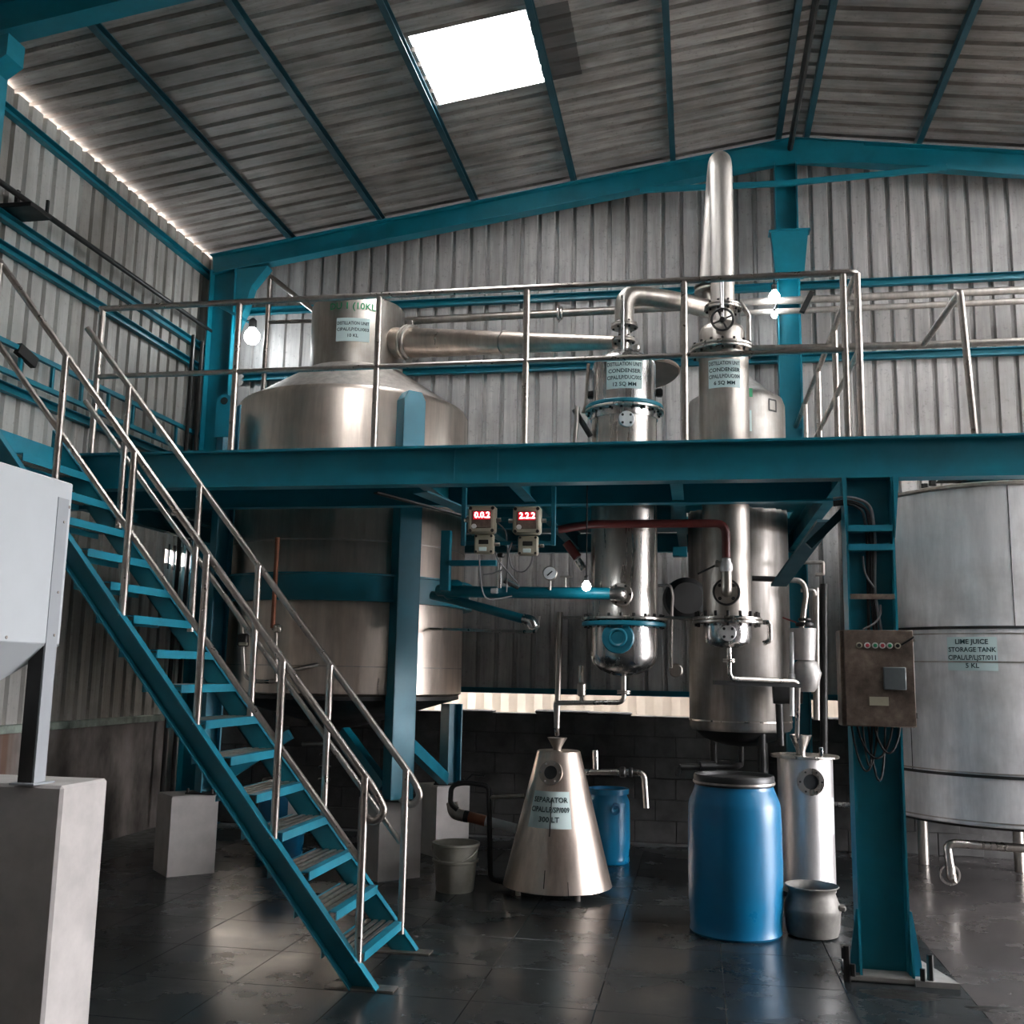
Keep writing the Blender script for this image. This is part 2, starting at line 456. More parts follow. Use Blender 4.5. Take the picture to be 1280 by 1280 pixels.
def text_geo(body, size, bold=0.0):
    cu = bpy.data.curves.new('lettering', 'FONT'); cu.body = body; cu.size = size
    cu.align_x = 'CENTER'; cu.align_y = 'CENTER'; cu.offset = bold; cu.resolution_u = 2
    ob = bpy.data.objects.new('lettering_tmp', cu); col.objects.link(ob)
    dg = bpy.context.evaluated_depsgraph_get(); dg.update()
    me = bpy.data.meshes.new_from_object(ob.evaluated_get(dg))
    v = [tuple(x.co) for x in me.vertices]; f = [tuple(p.vertices) for p in me.polygons]
    bpy.data.objects.remove(ob); bpy.data.curves.remove(cu); bpy.data.meshes.remove(me)
    return v, f

def write(parent, name, lines, size, pos, mat='ink', gap=1.35, bold=0.02, fit=None):
    """lettering laid onto the surface pos(s, h, lift)"""
    mb = MB(); n = len(lines)
    for i, ln in enumerate(lines):
        v, f = text_geo(ln, size, size * bold)
        if not v: continue
        wd = max(p[0] for p in v) - min(p[0] for p in v)
        k = min(1.0, fit / wd) if fit else 1.0
        h0 = ((n - 1) / 2 - i) * size * gap
        mb.add([pos(p[0] * k, p[1] + h0, 0.004) for p in v], f)
    return mb.build(name, mat, parent, smooth=0)

def plate(parent, w, h, pos, name='name_plate', mat='label', lines=None, size=0.03, nseg=10, gap=1.35, lift=0.0015):
    mb = MB(); vs = []
    for i in range(nseg + 1):
        s = -w / 2 + w * i / nseg
        vs += [pos(s, -h / 2, lift), pos(s, h / 2, lift), pos(s, -h / 2, 0.0), pos(s, h / 2, 0.0)]
    fs = []
    for i in range(nseg):
        a, b = 4 * i, 4 * i + 4
        fs += [(a, b, b + 1, a + 1), (a + 2, a + 3, b + 3, b + 2), (a, a + 2, b + 2, b), (a + 1, b + 1, b + 3, a + 3)]
    fs += [(0, 1, 3, 2), (4 * nseg, 4 * nseg + 2, 4 * nseg + 3, 4 * nseg + 1)]
    o = mb.add(vs, fs).build(name, mat, parent)
    if lines: write(o, 'lettering', lines, size * 1.15, pos, gap=gap * .92, fit=w * 0.95)
    return o

def on_cyl(c, R, z, phi):
    def f(s, h, e):
        a = phi + s / R
        return (c[0] + (R + e) * math.sin(a), c[1] - (R + e) * math.cos(a), z + h)
    return f

def on_cone(c, r0, r1, h0, h1, z, phi):
    Rz = r0 + (r1 - r0) * (z - h0) / (h1 - h0)
    def f(s, h, e):
        R = r0 + (r1 - r0) * (z + h - h0) / (h1 - h0); a = phi + s / Rz
        return (c[0] + (R + e) * math.sin(a), c[1] - (R + e) * math.cos(a), z + h)
    return f

def on_front(x, y, z):
    return lambda s, h, e: (x + s, y - e, z + h)

# ================================================================== the building
XL, YB, XR, YF = -5.42, 10.40, 7.45, -3.0
def zr(x): return 7.15 - 0.143 * abs(x - 1.0)

# ---- ground outside, floor
g = struct(MB().box((-40, -40, -0.30), (40, 40, -0.16)).build('ground', 'ground', smooth=0))
fl = struct(MB().box((XL - 0.2, YF, -0.15), (XR + 0.2, YB + 0.2, -0.012)).build('floor', 'grout', smooth=0))
T = 0.62
tile_src = None
nx0, nx1 = -9, 1
for i in range(nx0, nx1 + 1):
    for j in range(0, 16):
        x0 = -0.10 + i * T + 0.22; y0 = 0.9 + j * T
        if x0 < XL or y0 + T > YB: continue
        if tile_src is None:
            tile_src = MB().bbox((0.002, 0.002, -0.012), (T - 0.002, T - 0.002, 0.0), 0.0015).build('floor_tile', 'tile', None, smooth=0)
            tile_src.parent = fl; tile_src.location = (x0, y0, 0)
        else:
            inst(tile_src, fl, (x0, y0, 0))
MB().box((1.362, 0.9, -0.012), (XR, YB, -0.0005)).build('concrete_slab', 'slab', fl, smooth=0)
MB().box((XL, YF, -0.012), (XR, 0.9, -0.0005)).build('concrete_slab', 'slab', fl, smooth=0)

# ---- corrugated sheet builder: profile runs along s, channels recessed by d
def corr_profile(s0, s1, pitch, rib, d):
    """flats and recessed channels, starting with a flat at s0"""
    pts = []; slope = 0.012; b = s0
    while b < s1 - 1e-6:
        for ds, dd in ((0, 0), (pitch - rib, 0), (pitch - rib + slope, d), (pitch - slope, d)):
            if b + ds <= s1 + 1e-6: pts.append((b + ds, dd))
        b += pitch
    pts.append((s1, 0.0 if abs((s1 - s0) / pitch - round((s1 - s0) / pitch)) < 1e-3 else pts[-1][1]))
    return pts

def sheet(name, mat, parent, prof, lo, hi, at):
    """at(s, d, t) -> world; lo(s), hi(s) limits of the long direction"""
    mb = MB(); n = len(prof); th = 0.0012
    vs = []
    for s, d in prof: vs += [at(s, d, lo(s)), at(s, d, hi(s)), at(s, d + th, lo(s)), at(s, d + th, hi(s))]
    fs = []
    for i in range(n - 1):
        a, b = 4 * i, 4 * i + 4
        fs += [(a, b, b + 1, a + 1), (a + 2, a + 3, b + 3, b + 2)]
    return mb.add(vs, fs).build(name, mat, parent, smooth=0)

# ---- back wall: block work below, corrugated cladding above
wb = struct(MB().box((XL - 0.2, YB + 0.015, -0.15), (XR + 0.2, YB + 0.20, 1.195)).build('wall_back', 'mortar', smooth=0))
bl_src = None
bw, bh = 0.40, 0.20
for r in range(6):
    x = XL + (0.2 if r % 2 else 0.0)
    while x + bw < 2.6:
        top = 0.0
        if bl_src is None:
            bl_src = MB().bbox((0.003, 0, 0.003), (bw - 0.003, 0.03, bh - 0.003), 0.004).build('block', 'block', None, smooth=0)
            bl_src.parent = wb; bl_src.location = (x, YB, r * bh)
        else:
            inst(bl_src, wb, (x, YB + random.uniform(0, 0.006), r * bh))
        x += bw
# a few chipped top blocks, so the wall top is uneven
for x, h in ((-1.62, 0.035), (-1.2, 0.03), (-2.6, 0.02), (-3.6, 0.03), (0.9, 0.03)):
    MB().bbox((x, YB, 1.196), (x + 0.55, YB + 0.18, 1.196 + h), 0.012).build('capping_mortar', 'block', wb)
ROOF_T = 0.03
for k in range(14):
    s0 = XL + k * 0.95; s1 = min(s0 + 0.95, XR)
    if s1 <= s0: break
    sheet('cladding_sheet', 'wall_sheet', wb, corr_profile(s0, s1, 0.19, 0.055, 0.034), lambda s: 1.40, lambda s: zr(s) - 0.018,
          lambda s, d, t: (s, YB + d, t))
# outer boundary seen through the gap under the cladding
ow = struct(MB().prism([(x * 0.095, 0.012 * (x % 2)) for x in range(-150, 151)] + [(14.25, .4), (-14.25, .4)], -0.2, 5.2, 'z').build('wall_boundary', 'cream', smooth=0))
ow.location = (0, 11.5, 0)

# ---- left wall
wl = struct(MB().box((XL - 0.2, YF, -0.15), (XL, YB, 1.05)).build('wall_left', 'stained', smooth=0))
MB().bbox((XL - 0.02, YF, 1.05), (XL + 0.07, YB - 0.25, 1.115), 0.006).build('ledge', 'ledge', wl)
k = 0
y = YF + 0.4
while y < YB - 0.05:
    y1 = min(y + 0.95, YB)
    m = 'wall_sheet_pale' if 6.8 < y < 7.6 else 'wall_sheet_side'
    at = lambda s, d, t: (XL - d, s, t)
    pr = corr_profile(y, y1, 0.19, 0.055, 0.034)
    if y > 8.9:
        sheet('cladding_sheet', m, wl, pr, lambda s: 1.10, lambda s: 2.66, at)
        sheet('cladding_sheet', m, wl, pr, lambda s: 2.80, lambda s: 6.205, at)
        for q in range(7):
            yy = y + 0.06 + q * 0.125
            if yy < YB - 0.05: MB().box((XL - 0.02, yy, 2.60), (XL + 0.004, yy + 0.03, 2.86)).build('louvre_bar', 'dark_steel', wl, smooth=0)
    else:
        sheet('cladding_sheet', m, wl, pr, lambda s: 1.10, lambda s: 6.205, at)
    y += 0.95
MB().box((XL - 0.05, YF, 1.0), (XL, YF + 0.4, 6.14)).build('cladding_sheet', 'wall_sheet_side', wl, smooth=0)

# ---- right wall with its wide open doorway, closed front wall; both darkened to cut bounce light
wr = struct(MB().box((XR, YF, -0.15), (XR + 0.12, CLER_Y0, zr(XR) - 0.05)).box((XR, CLER_Y1, -0.15), (XR + 0.12, YB, zr(XR) - 0.05))
            .box((XR, CLER_Y0, -0.15), (XR + 0.12, DOOR_Y0, CLER_Z0)).box((XR, CLER_Y0, CLER_Z1), (XR + 0.12, DOOR_Y0, zr(XR) - 0.05))
            .box((XR, DOOR_Y1, -0.15), (XR + 0.12, CLER_Y1, CLER_Z0)).box((XR, DOOR_Y1, CLER_Z1), (XR + 0.12, CLER_Y1, zr(XR) - 0.05))
            .box((XR, DOOR_Y0, DOOR_Z), (XR + 0.12, DOOR_Y1, CLER_Z0)).box((XR, DOOR_Y0, CLER_Z1), (XR + 0.12, DOOR_Y1, zr(XR) - 0.05)).build('wall_right', 'wall_dark', smooth=0))
nwc = struct(MB().box((XR + .05, CLER_Y0, CLER_Z0), (XR + .053, CLER_Y1, CLER_Z1)).build('window_20', 'translucent', smooth=0))  # unseen translucent strip, added high on the wall as extra light
wf = struct(MB().prism([(XL - .1, -0.15), (XR + .1, -0.15), (XR + .1, zr(XR) - .05), (1.0, 7.08), (XL - .1, zr(XL) - .05)], YF - 0.12, YF, 'y')
            .build('wall_front', 'wall_dark', smooth=0))

# ---- roof
ce = struct(MB().box((0.80, YF - 0.3, 7.18), (1.20, YB + 0.3, 7.19)).build('ceiling', 'roof_sheet', smooth=0))
yk = SKY0 - 11 * 1.02; nwin = 0
for k in range(18):
    y0 = yk + k * 1.02; y1 = min(y0 + 1.02, YB + 0.35)
    if y0 > YB + 0.2: break
    pr = corr_profile(y0, y1, 0.204, 0.06, 0.032)
    rat = lambda s, d, t: (t, s, zr(t) + d)
    glazed = any(abs(y0 - v) < 0.01 for v in SKY_YS)
    for (e0, e1), (g0, g1) in (((-5.80, 1.0), (SKX0, SKX1)), ((1.0, 4.9), (3.30, 4.26)), ((4.9, 7.8), (5.38, 6.34))):  # right-slope openings are unseen, added for more light on the upper walls
        if glazed:
            sheet('roof_sheet', 'roof_sheet', ce, pr, lambda s: e0, lambda s: g0, rat)
            sheet('roof_sheet', 'roof_sheet', ce, pr, lambda s: g1, lambda s: e1, rat)
            nwin += 1
            w = struct(sheet('window_%d' % nwin, 'translucent', None, pr, lambda s: g0 - 0.02, lambda s: g1 + 0.02, lambda s, d, t: (t, s, zr(t) + d + 0.004)))
        else:
            sheet('roof_sheet', 'roof_sheet', ce, pr, lambda s: e0, lambda s: e1, rat)
    if abs(y0 - SKY0) < 0.01:
        sheet('roof_sheet_patch', 'roof_patch', ce, pr, lambda s: SKX1 + 0.02, lambda s: SKX1 + 0.34, lambda s, d, t: (t, s, zr(t) + d - 0.004))

# ---- purlins under the roof
def purlin(x, lab, w=0.055, h=0.08):
    z = zr(x) - h / 2 - 0.012
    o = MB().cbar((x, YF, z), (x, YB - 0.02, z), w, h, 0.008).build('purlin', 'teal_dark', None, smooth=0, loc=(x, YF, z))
    return tag(o, lab, 'roof beam', 'purlins under the roof sheets')
for x, lab in ((-4.42, 'teal purlin next to the eave above the left corrugated wall'),
               (-3.38, 'teal purlin between the eave purlin and the skylight'),
               (-2.34, 'teal purlin along the lower edge of the bright skylight'),
               (-1.27, 'teal purlin along the upper edge of the bright skylight'),
               (-0.23, 'teal purlin between the skylight and the ridge'),
               (0.84, 'teal ridge purlin on the skylight side of the roof ridge'),
               (1.12, 'teal ridge purlin on the side of the roof without skylight'),
               (2.20, 'teal purlin on the roof slope without skylight')):
    purlin(x, lab)
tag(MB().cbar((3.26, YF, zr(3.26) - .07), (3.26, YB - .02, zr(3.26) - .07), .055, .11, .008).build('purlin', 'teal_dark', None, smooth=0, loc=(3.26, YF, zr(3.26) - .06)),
    'teal purlin lowest on the roof slope without skylight', 'roof beam', 'purlins under the roof sheets')
o = MB().tube([(0.98, 7.2, 6.93), (0.98, YB - 0.1, 6.93)], 0.03, 8).build('conduit', 'dark_steel', None, loc=(0.98, 7.2, 6.93))
tag(o, 'dark conduit running under the roof ridge between the ridge purlins', 'pipe')

# ---- rafters
def rafter(name, y, lab, h=0.23, w=0.14, xl=-5.30, xr=7.3):
    t = thing(name, lab, 'roof beam', (1.0, y, zr(1.0) - 0.12), 'rafters')
    off = 0.095
    a = (xl, y, zr(xl) - off - h / 2); p = (1.0, y, zr(1.0) - off - h / 2); b = (xr, y, zr(xr) - off - h / 2)
    MB().ibar(a, p, w, h, 0.012, 0.010).build('rafter_arm', 'teal', t, smooth=0)
    MB().ibar(p, b, w, h, 0.012, 0.010).build('rafter_arm', 'teal', t, smooth=0)
    for sx in (-1, 1):
        MB().prism([(1.0, zr(1) - off - .02), (1.0 + sx * .7, zr(1.7) - off - .02), (1.0 + sx * .7, zr(1.7) - off - h), (1.0, zr(1) - off - h - .06)], y - 0.07, y - 0.055).build('ridge_gusset', 'teal', t, smooth=0)
    return t
r1 = rafter('rafter', 10.14, 'teal steel rafter against the corrugated back wall')
MB().bar((-0.539, 10.020, 6.555), (0.945, 10.020, 6.530), 0.03, 0.055).build('tie_rail', 'teal', r1, smooth=0)
MB().bar((0.945, 10.020, 6.530), (2.457, 10.020, 6.582), 0.03, 0.055).build('tie_rail', 'teal', r1, smooth=0)
MB().bar((2.458, 10.020, 6.599), (3.519, 10.020, 6.422), 0.03, 0.06).build('tie_rail', 'teal', r1, smooth=0)
rafter('rafter', 5.86, 'teal steel rafter crossing overhead in front of the skylight', 0.28, 0.16)

# ---- building columns
def icolumn(name, x, y, z0, z1, w, d, lab, haunch=0.0, hz=0.5):
    t = thing(name, lab, 'column', (x, y, z0), 'steel columns of the shed')
    MB().ibar((x, y, z0), (x, y, z1), d, w, 0.012, 0.010, (1, 0, 0)).build('shaft', 'teal', t, smooth=0)
    MB().bbox((x - w * .8, y - d * .8, z0), (x + w * .8, y + d * .8, z0 + 0.015), .003).build('base_plate', 'teal', t)
    return t
c1 = icolumn('corner_column', -5.13, 10.14, 0, 5.96, 0.30, 0.20, 'teal steel column in the corner of the two corrugated walls')
MB().prism([(-4.98, 5.96), (-4.62, 5.98), (-4.80, 5.75), (-4.86, 5.5), (-4.98, 5.2)], 10.07, 10.21).build('haunch', 'teal', c1, smooth=0)
MB().bar((-5.1, 9.98, 5.50), (-4.72, 9.95, 5.28), 0.05, 0.03).build('lamp_arm', 'teal_bright', c1, smooth=0)
c2 = icolumn('wall_column', 0.93, 10.14, 0, 6.78, 0.22, 0.20, 'teal steel column in the middle of the corrugated back wall')
MB().prism([(0.76, 5.98), (1.12, 5.98), (1.07, 5.52), (0.80, 5.52)], 9.93, 10.05).build('splice_bracket', 'teal', c2, smooth=0)
MB().box((0.74, 9.92, 5.98), (1.14, 10.06, 6.0)).build('bracket_plate', 'teal', c2, smooth=0)
MB().bar((1.04, 9.95, 5.14), (1.14, 9.95, 5.34), 0.05, 0.05).build('pipe_bracket', 'dark_steel', c2, smooth=0)
c3 = icolumn('wall_column', -5.06, 5.86, 0, 5.90, 0.56, 0.20, 'teal steel column against the left wall under the overhead rafter')
MB().prism([(-4.78, 5.90), (-4.66, 5.92), (-4.66, 5.76), (-4.72, 5.72), (-4.78, 5.68)], 5.77, 5.95).build('haunch', 'teal', c3, smooth=0)

# ---- girts carrying the cladding
def girt(a, b, lab, h=0.075, side=1):
    o = MB().cbar(a, b, 0.06, h, 0.006, side=side).build('wall_girt', 'teal', None, smooth=0, loc=a)
    return tag(o, lab, 'wall rail', 'girts on the corrugated walls')
for z, lab in ((5.97, 'teal girt highest on the left corrugated wall'), (5.10, 'teal girt beside the long pipe on the left corrugated wall'),
               (4.86, 'teal girt between pipe and cable tray on the left wall'), (3.76, 'teal girt under the cable tray on the left wall')):
    girt((XL + 0.004, 0.0, z), (XL + 0.004, YB - 0.12, z), lab, side=1)
for z, lab in ((5.57, 'teal girt above the pipes on the corrugated back wall'), (4.80, 'teal girt behind the condensers on the back wall')):
    girt((XL + 0.45, YB - 0.004, z), (XR, YB - 0.004, z), lab, side=1)
girt((XL + 0.3, YB - 0.004, 1.42), (XR, YB - 0.004, 1.42), 'teal girt along the lower edge of the back wall cladding', 0.055)

# ---- cable tray and pipe on the left wall
t = thing('cable_tray', 'teal ladder-type cable tray on the left corrugated wall', 'cable tray', (XL + 0.10, 0.5, 3.86))
for z in (3.865, 4.095): MB().box((XL + 0.07, 0.5, z - .02), (XL + 0.11, 10.25, z + .02)).build('side_rail', 'teal', t, smooth=0)
y = 0.8
while y < 10.2:
    MB().box((XL + 0.075, y, 3.885), (XL + 0.10, y + 0.03, 4.075)).build('rung', 'teal', t, smooth=0); y += 0.42
MB().bar((XL + 0.1, 7.05, 4.09), (XL + 0.12, 7.25, 4.02), 0.05, 0.09).build('bracket', 'dark_steel', t, smooth=0)
o = MB().tube([(XL + 0.14, 0.5, 5.28), (XL + 0.14, 10.2, 5.28)], 0.025, 10).build('wall_pipe', 'dark_steel', None, loc=(XL + 0.14, 0.5, 5.28))
tag(o, 'long steel pipe running along the left corrugated wall', 'pipe')
o = MB().bbox((XL + 0.02, 6.75, 5.14), (XL + 0.32, 7.02, 5.18), .005).box((XL + 0.28, 6.98, 5.14), (XL + 0.30, 7.0, 5.30)).box((XL + 0.1, 6.84, 5.18), (XL + 0.13, 6.87, 5.33)).build('pipe_bracket', 'dark_steel', None, loc=(XL + 0.02, 6.9, 5.14))
tag(o, 'dark bracket holding the pipe on the left corrugated wall', 'bracket')
for i, yy in enumerate((9.75, 9.95)):
    o = MB().tube([(XL + 0.15, yy, 0.0), (XL + 0.15, yy, 5.1)], 0.022, 8).build('conduit', 'dark_steel', None, loc=(XL + 0.15, yy, 0.0))
    tag(o, ('vertical conduit on the left wall before the conduit next to the corner column', 'vertical conduit on the left wall right next to the corner column')[i], 'pipe', 'conduits in the corner')

# ================================================================== mezzanine
DZ = 3.0
t = thing('mezzanine_platform', 'teal steel mezzanine platform carried by a deep front beam', 'platform', (-2.0, 6.1, 0))
fb = MB().box((-4.95, 6.155, 2.77), (3.6, 6.167, 2.985)).build('beam_web', 'teal', t, smooth=0)
MB().box((-4.95, 6.10, 2.985), (3.6, 6.222, 3.0)).build('top_flange', 'teal', t, smooth=0)
MB().box((-4.95, 6.10, 2.755), (3.6, 6.222, 2.77)).build('bottom_flange', 'teal', t, smooth=0)
for x in (-1.22, -1.50): MB().box((x, 6.150, 2.77), (x + 0.008, 6.156, 2.985)).build('weld_seam', 'teal_bright' if x > -1.3 else 'teal', fb, smooth=0)
# the deck with its cut-outs for kettle, condensers and vessel
def deck():
    import bmesh
    x0, x1, y0, y1 = -4.95, 1.05, 6.222, 10.0
    holes = [(-3.07, 8.72, 1.10), (-0.53, 7.60, 0.29), (0.21, 7.60, 0.23), (0.35, 8.95, 0.46)]
    step = 0.05; nx = int((x1 - x0) / step); ny = int((y1 - y0) / step)
    inside = lambda i, j: not any((x0 + (i + .5) * step - cx) ** 2 + (y0 + (j + .5) * step - cy) ** 2 < r * r for cx, cy, r in holes)
    mb = MB()
    for j in range(ny):
        i = 0
        while i < nx:
            if inside(i, j):
                k = i
                while k < nx and inside(k, j): k += 1
                mb.box((x0 + i * step, y0 + j * step, 2.975), (x0 + k * step, y0 + (j + 1) * step, 2.995)); i = k
            else: i += 1
    return mb
deck().build('deck_plate', 'teal', t, smooth=0)
for x in (-4.7, -1.75, -1.15, -0.12, 0.90):
    MB().ibar((x, 6.23, 2.87), (x, 9.9, 2.87), 0.08, 0.16, .008, .006).build('joist', 'teal', t, smooth=0)
for y, xs in ((7.05, (-4.9, 1.0)), (8.25, (-1.7, -0.2)), (9.9, (-4.9, 1.0))):
    MB().ibar((xs[0], y, 2.86), (xs[1], y, 2.86), 0.09, 0.18, .008, .006).build('cross_beam', 'teal', t, smooth=0)
MB().bar((0.84, 6.9, 2.62), (0.62, 8.1, 2.30), 0.12, 0.02).build('knee_brace', 'teal_dark', t, smooth=0)  # shade under the deck painted in with the darker teal
MB().bar((0.98, 6.3, 2.7), (0.66, 6.3, 2.38), 0.05, 0.05).build('knee_brace', 'teal_dark', t, smooth=0)  # same painted-in shade as the brace above
MB().bar((-1.75, 6.3, 2.74), (-1.45, 7.0, 2.66), 0.12, 0.01).build('tie_plate', 'teal', t, smooth=0)
MB().bar((-2.05, 6.3, 2.74), (-1.55, 6.9, 2.66), 0.05, 0.01).build('tie_plate', 'dark_steel', t, smooth=0)

# front column of the mezzanine
t = thing('platform_column', 'teal steel column under the mezzanine beam carrying the control panel', 'column', (0.98, 6.19, 0))
MB().box((0.86, 6.185, 0.03), (1.105, 6.195, 2.755)).build('web', 'teal', t, smooth=0)
for x in (0.85, 1.105): MB().box((x, 6.10, 0.03), (x + .012, 6.28, 2.755)).build('flange', 'teal', t, smooth=0)
MB().bbox((0.78, 6.04, 0.0), (1.19, 6.36, 0.032), .006).build('base_plate', 'concrete_grey', t)
for sx, x in ((-1, 0.85), (1, 1.117)):
    MB().prism([(x, 0.03), (x + sx * .055, 0.03), (x + sx * .05, 0.1), (x + sx * .012, 0.36), (x, 0.36)], 6.10, 6.112).build('base_gusset', 'teal_bright', t, smooth=0)
    MB().prism([(6.05, 0.03), (6.10, 0.03), (6.10, 0.36)], x - 0.006, x + 0.006, 'x').build('base_gusset', 'teal', t, smooth=0)
for z in (2.44, 2.33): MB().box((0.86, 6.09, z), (1.105, 6.185, z + .035)).build('stiffener', 'teal_bright', t, smooth=0)
MB().prism([(0.85, 2.755), (0.85, 2.36), (0.835, 2.755)], 6.08, 6.10).build('cap_gusset', 'teal', t, smooth=0)
MB().prism([(1.117, 2.755), (1.117, 2.40), (1.15, 2.755)], 6.08, 6.10).build('cap_gusset', 'teal', t, smooth=0)
MB().box((0.862, 6.10, 2.05), (1.105, 6.12, 2.08)).build('cable_clamp', 'rust_panel', t, smooth=0)
MB().bolts((0.98, 6.2, 0.032), (0, 0, 1), 0.25, 4, 0.014, 0.06, PI / 4).bolts((1.20, 6.05, 0.0), (0, 0, 1), 0.0001, 1, 0.018, 0.16).bolts((0.775, 6.04, 0.0), (0, 0, 1), 0.0001, 1, 0.018, 0.18).build('anchor_bolts', 'dark_steel', t)
o = MB().prism([(1.12, 6.02), (1.34, 6.02), (1.16, 6.75), (1.06, 6.75)], 0.0, 0.03, 'z').build('mortar_haunch', 'concrete_grey', None, smooth=0, loc=(1.2, 6.3, 0))
tag(o, 'rough wedge of mortar on the floor beside the platform column', 'mortar')
def mud(cx, cy, rx, ry, lab):
    rr = random.Random(int(cx * 100)); n = 40; ring = []; top = []
    for i in range(n):
        a = 2 * PI * i / n; k = 0.75 + 0.35 * rr.random()
        ring.append((cx + rx * k * math.cos(a), cy + ry * k * math.sin(a), 0.0)); top.append((cx + rx * k * .8 * math.cos(a), cy + ry * k * .8 * math.sin(a), 0.004))
    o = MB().add(ring + top + [(cx, cy, 0.006)], [(i, (i + 1) % n, n + (i + 1) % n, n + i) for i in range(n)] + [(n + i, n + (i + 1) % n, 2 * n) for i in range(n)]).build('mud_patch', 'mud', None, loc=(cx, cy, 0))
    tag(o, lab, 'mud', 'mud on the floor')
mud(1.02, 5.86, .22, .10, 'larger wet black mud patch at the foot of the platform column')
mud(1.42, 5.72, .13, .05, 'smaller wet black mud patch beyond the foot of the platform column')

# ---- guard rail on the mezzanine
def rail(mb, *pts, r=0.02, bend=0.0): mb.tube(pts, r, 12, bend); return mb
t = thing('guard_rail', 'stainless steel guard rail along the edge of the mezzanine', 'railing', (-2, 6.16, 3.0))
ry = 6.16
MB().tube([(-4.04, ry, 4.03), (0.97, ry, 4.03), (0.97, 10.1, 4.03)], 0.021, 12, 0.05).build('top_rail', 'rail', t)
MB().tube([(-4.02, ry, 3.545), (0.90, ry, 3.545)], 0.018, 12).build('middle_rail', 'rail', t)
MB().tube([(0.97, ry, 3.545), (0.97, 10.1, 3.545)], 0.018, 12).build('middle_rail', 'rail', t)
psrc = None
for x in (-4.02, -3.01, -2.03, -1.05, -0.06, 0.89):
    if psrc is None:
        psrc = MB().tube([(0, 0, 0), (0, 0, 1.02)], 0.021, 12).disc((0, 0, 0), (0, 0, 1), .035, .008).build('post', 'rail', None); psrc.parent = t; psrc.location = (x + 2, 0, 0)
    else: inst(psrc, t, (x + 2, 0, 0))
for y in (6.16, 7.2, 8.2, 9.2): inst(psrc, t, (2.97, y - 6.16, 0))

# ---- second rail and pipe to the right
t = thing('walkway_rail', 'steel rail post with a rail reaching back above the lime juice tank', 'railing', (1.60, 6.19, 3.0))
MB().tube([(1.60, 6.19, 3.0), (1.559, 6.190, 3.886), (1.594, 7.350, 3.943)], 0.021, 12, 0.03).build('post_and_rail', 'rail', t)
MB().disc((1.60, 6.19, 3.0), (0, 0, 1), .035, .008).build('foot_plate', 'rail', t)
o = MB().tube([(0.414, 7.400, 3.970), (1.605, 7.400, 3.953), (3.6, 7.4, 3.953)], 0.026, 12).build('process_pipe', 'steel_dull', None, loc=(0.414, 7.400, 3.970))
tag(o, 'weathered steel pipe running from the taller condenser towards the lime juice tank', 'pipe')
for dz, lab in ((5.285, 'upper of two parallel steel pipes along the back wall past the column'), (5.175, 'lower of two parallel steel pipes along the back wall past the column')):
    o = MB().tube([(0.45, 10.0, dz), (4.2, 10.0, dz)], 0.038 if dz > 5.2 else 0.03, 12).build('wall_pipe', 'steel_matte', None, loc=(0.45, 10.0, dz))
    tag(o, lab, 'pipe', 'parallel pipes on the back wall')
t = thing('wall_pipe', 'steel pipe with flanged coupling along the back wall behind the kettle vapour pipe', 'pipe', (-3.2, 10.0, 5.25))
MB().tube([(-3.2, 10.0, 5.245), (0.10, 10.0, 5.27)], 0.042, 12).build('pipe_run', 'steel_dull', t)
MB().disc((-1.38, 10.0, 5.255), (1, 0, 0), 0.09, 0.02).disc((-1.35, 10.0, 5.255), (1, 0, 0), 0.07, 0.02).build('coupling', 'steel', t)

# rear rail behind the kettle
t = thing('rear_rail', 'steel rail frame rising behind the kettle next to the corner lamp', 'railing', (-4.3, 9.6, 3.0))
MB().tube([(-4.374, 9.600, 4.576), (-4.367, 9.600, 5.659), (-3.815, 9.600, 5.214), (-3.791, 9.600, 4.556)], 0.026, 12, 0.04).build('frame_tube', 'rail', t)
MB().tube([(-4.372, 9.600, 5.152), (-3.812, 9.600, 5.145)], 0.02, 10).build('cross_tube', 'rail', t)
for p in ((-4.374, 9.600, 4.576), (-3.791, 9.600, 4.556)): MB().tube([p, (p[0], p[1], 3.0)], 0.026, 12).build('frame_leg', 'rail', t)

# ================================================================== stairs
SL = 1.2
def edge(x): return SL * (-1.60 - x)
t = thing('staircase', 'open teal steel staircase with stainless handrails climbing to the mezzanine', 'stairs', (-1.7, 5.65, 0))
def stringer(y, side):
    mb = MB()
    xt = -4.22; vt = 0.18
    top0, top1 = -1.60, xt
    poly = [(-1.60, 0.0), (xt, edge(xt)), (xt, edge(xt) - vt), (-1.60 - vt / SL, 0.0)]
    mb.prism(poly, y - 0.005, y + 0.005)
    o = mb.build('stringer', 'teal', t, smooth=0)
    e = 0.012
    mb = MB()
    mb.prism([(-1.60, 0), (xt, edge(xt)), (xt, edge(xt) - e), (-1.60 - e / SL, 0)], y - 0.005, y + side * 0.055)
    mb.prism([(-1.60 - vt / SL + e / SL, 0), (xt, edge(xt) - vt + e), (xt, edge(xt) - vt), (-1.60 - vt / SL, 0)], y - 0.005, y + side * 0.055)
    mb.build('stringer_flange', 'teal_bright', o, smooth=0)
    MB().box((-1.88, y - 0.05, 0.0), (-1.52, y + 0.05, 0.008)).build('foot_plate', 'steel_dull', t, smooth=0)
    return o
YN, YS = 5.31, 6.02
stringer(YN, -1); stringer(YS, 1)
bar_src = lip_src = None
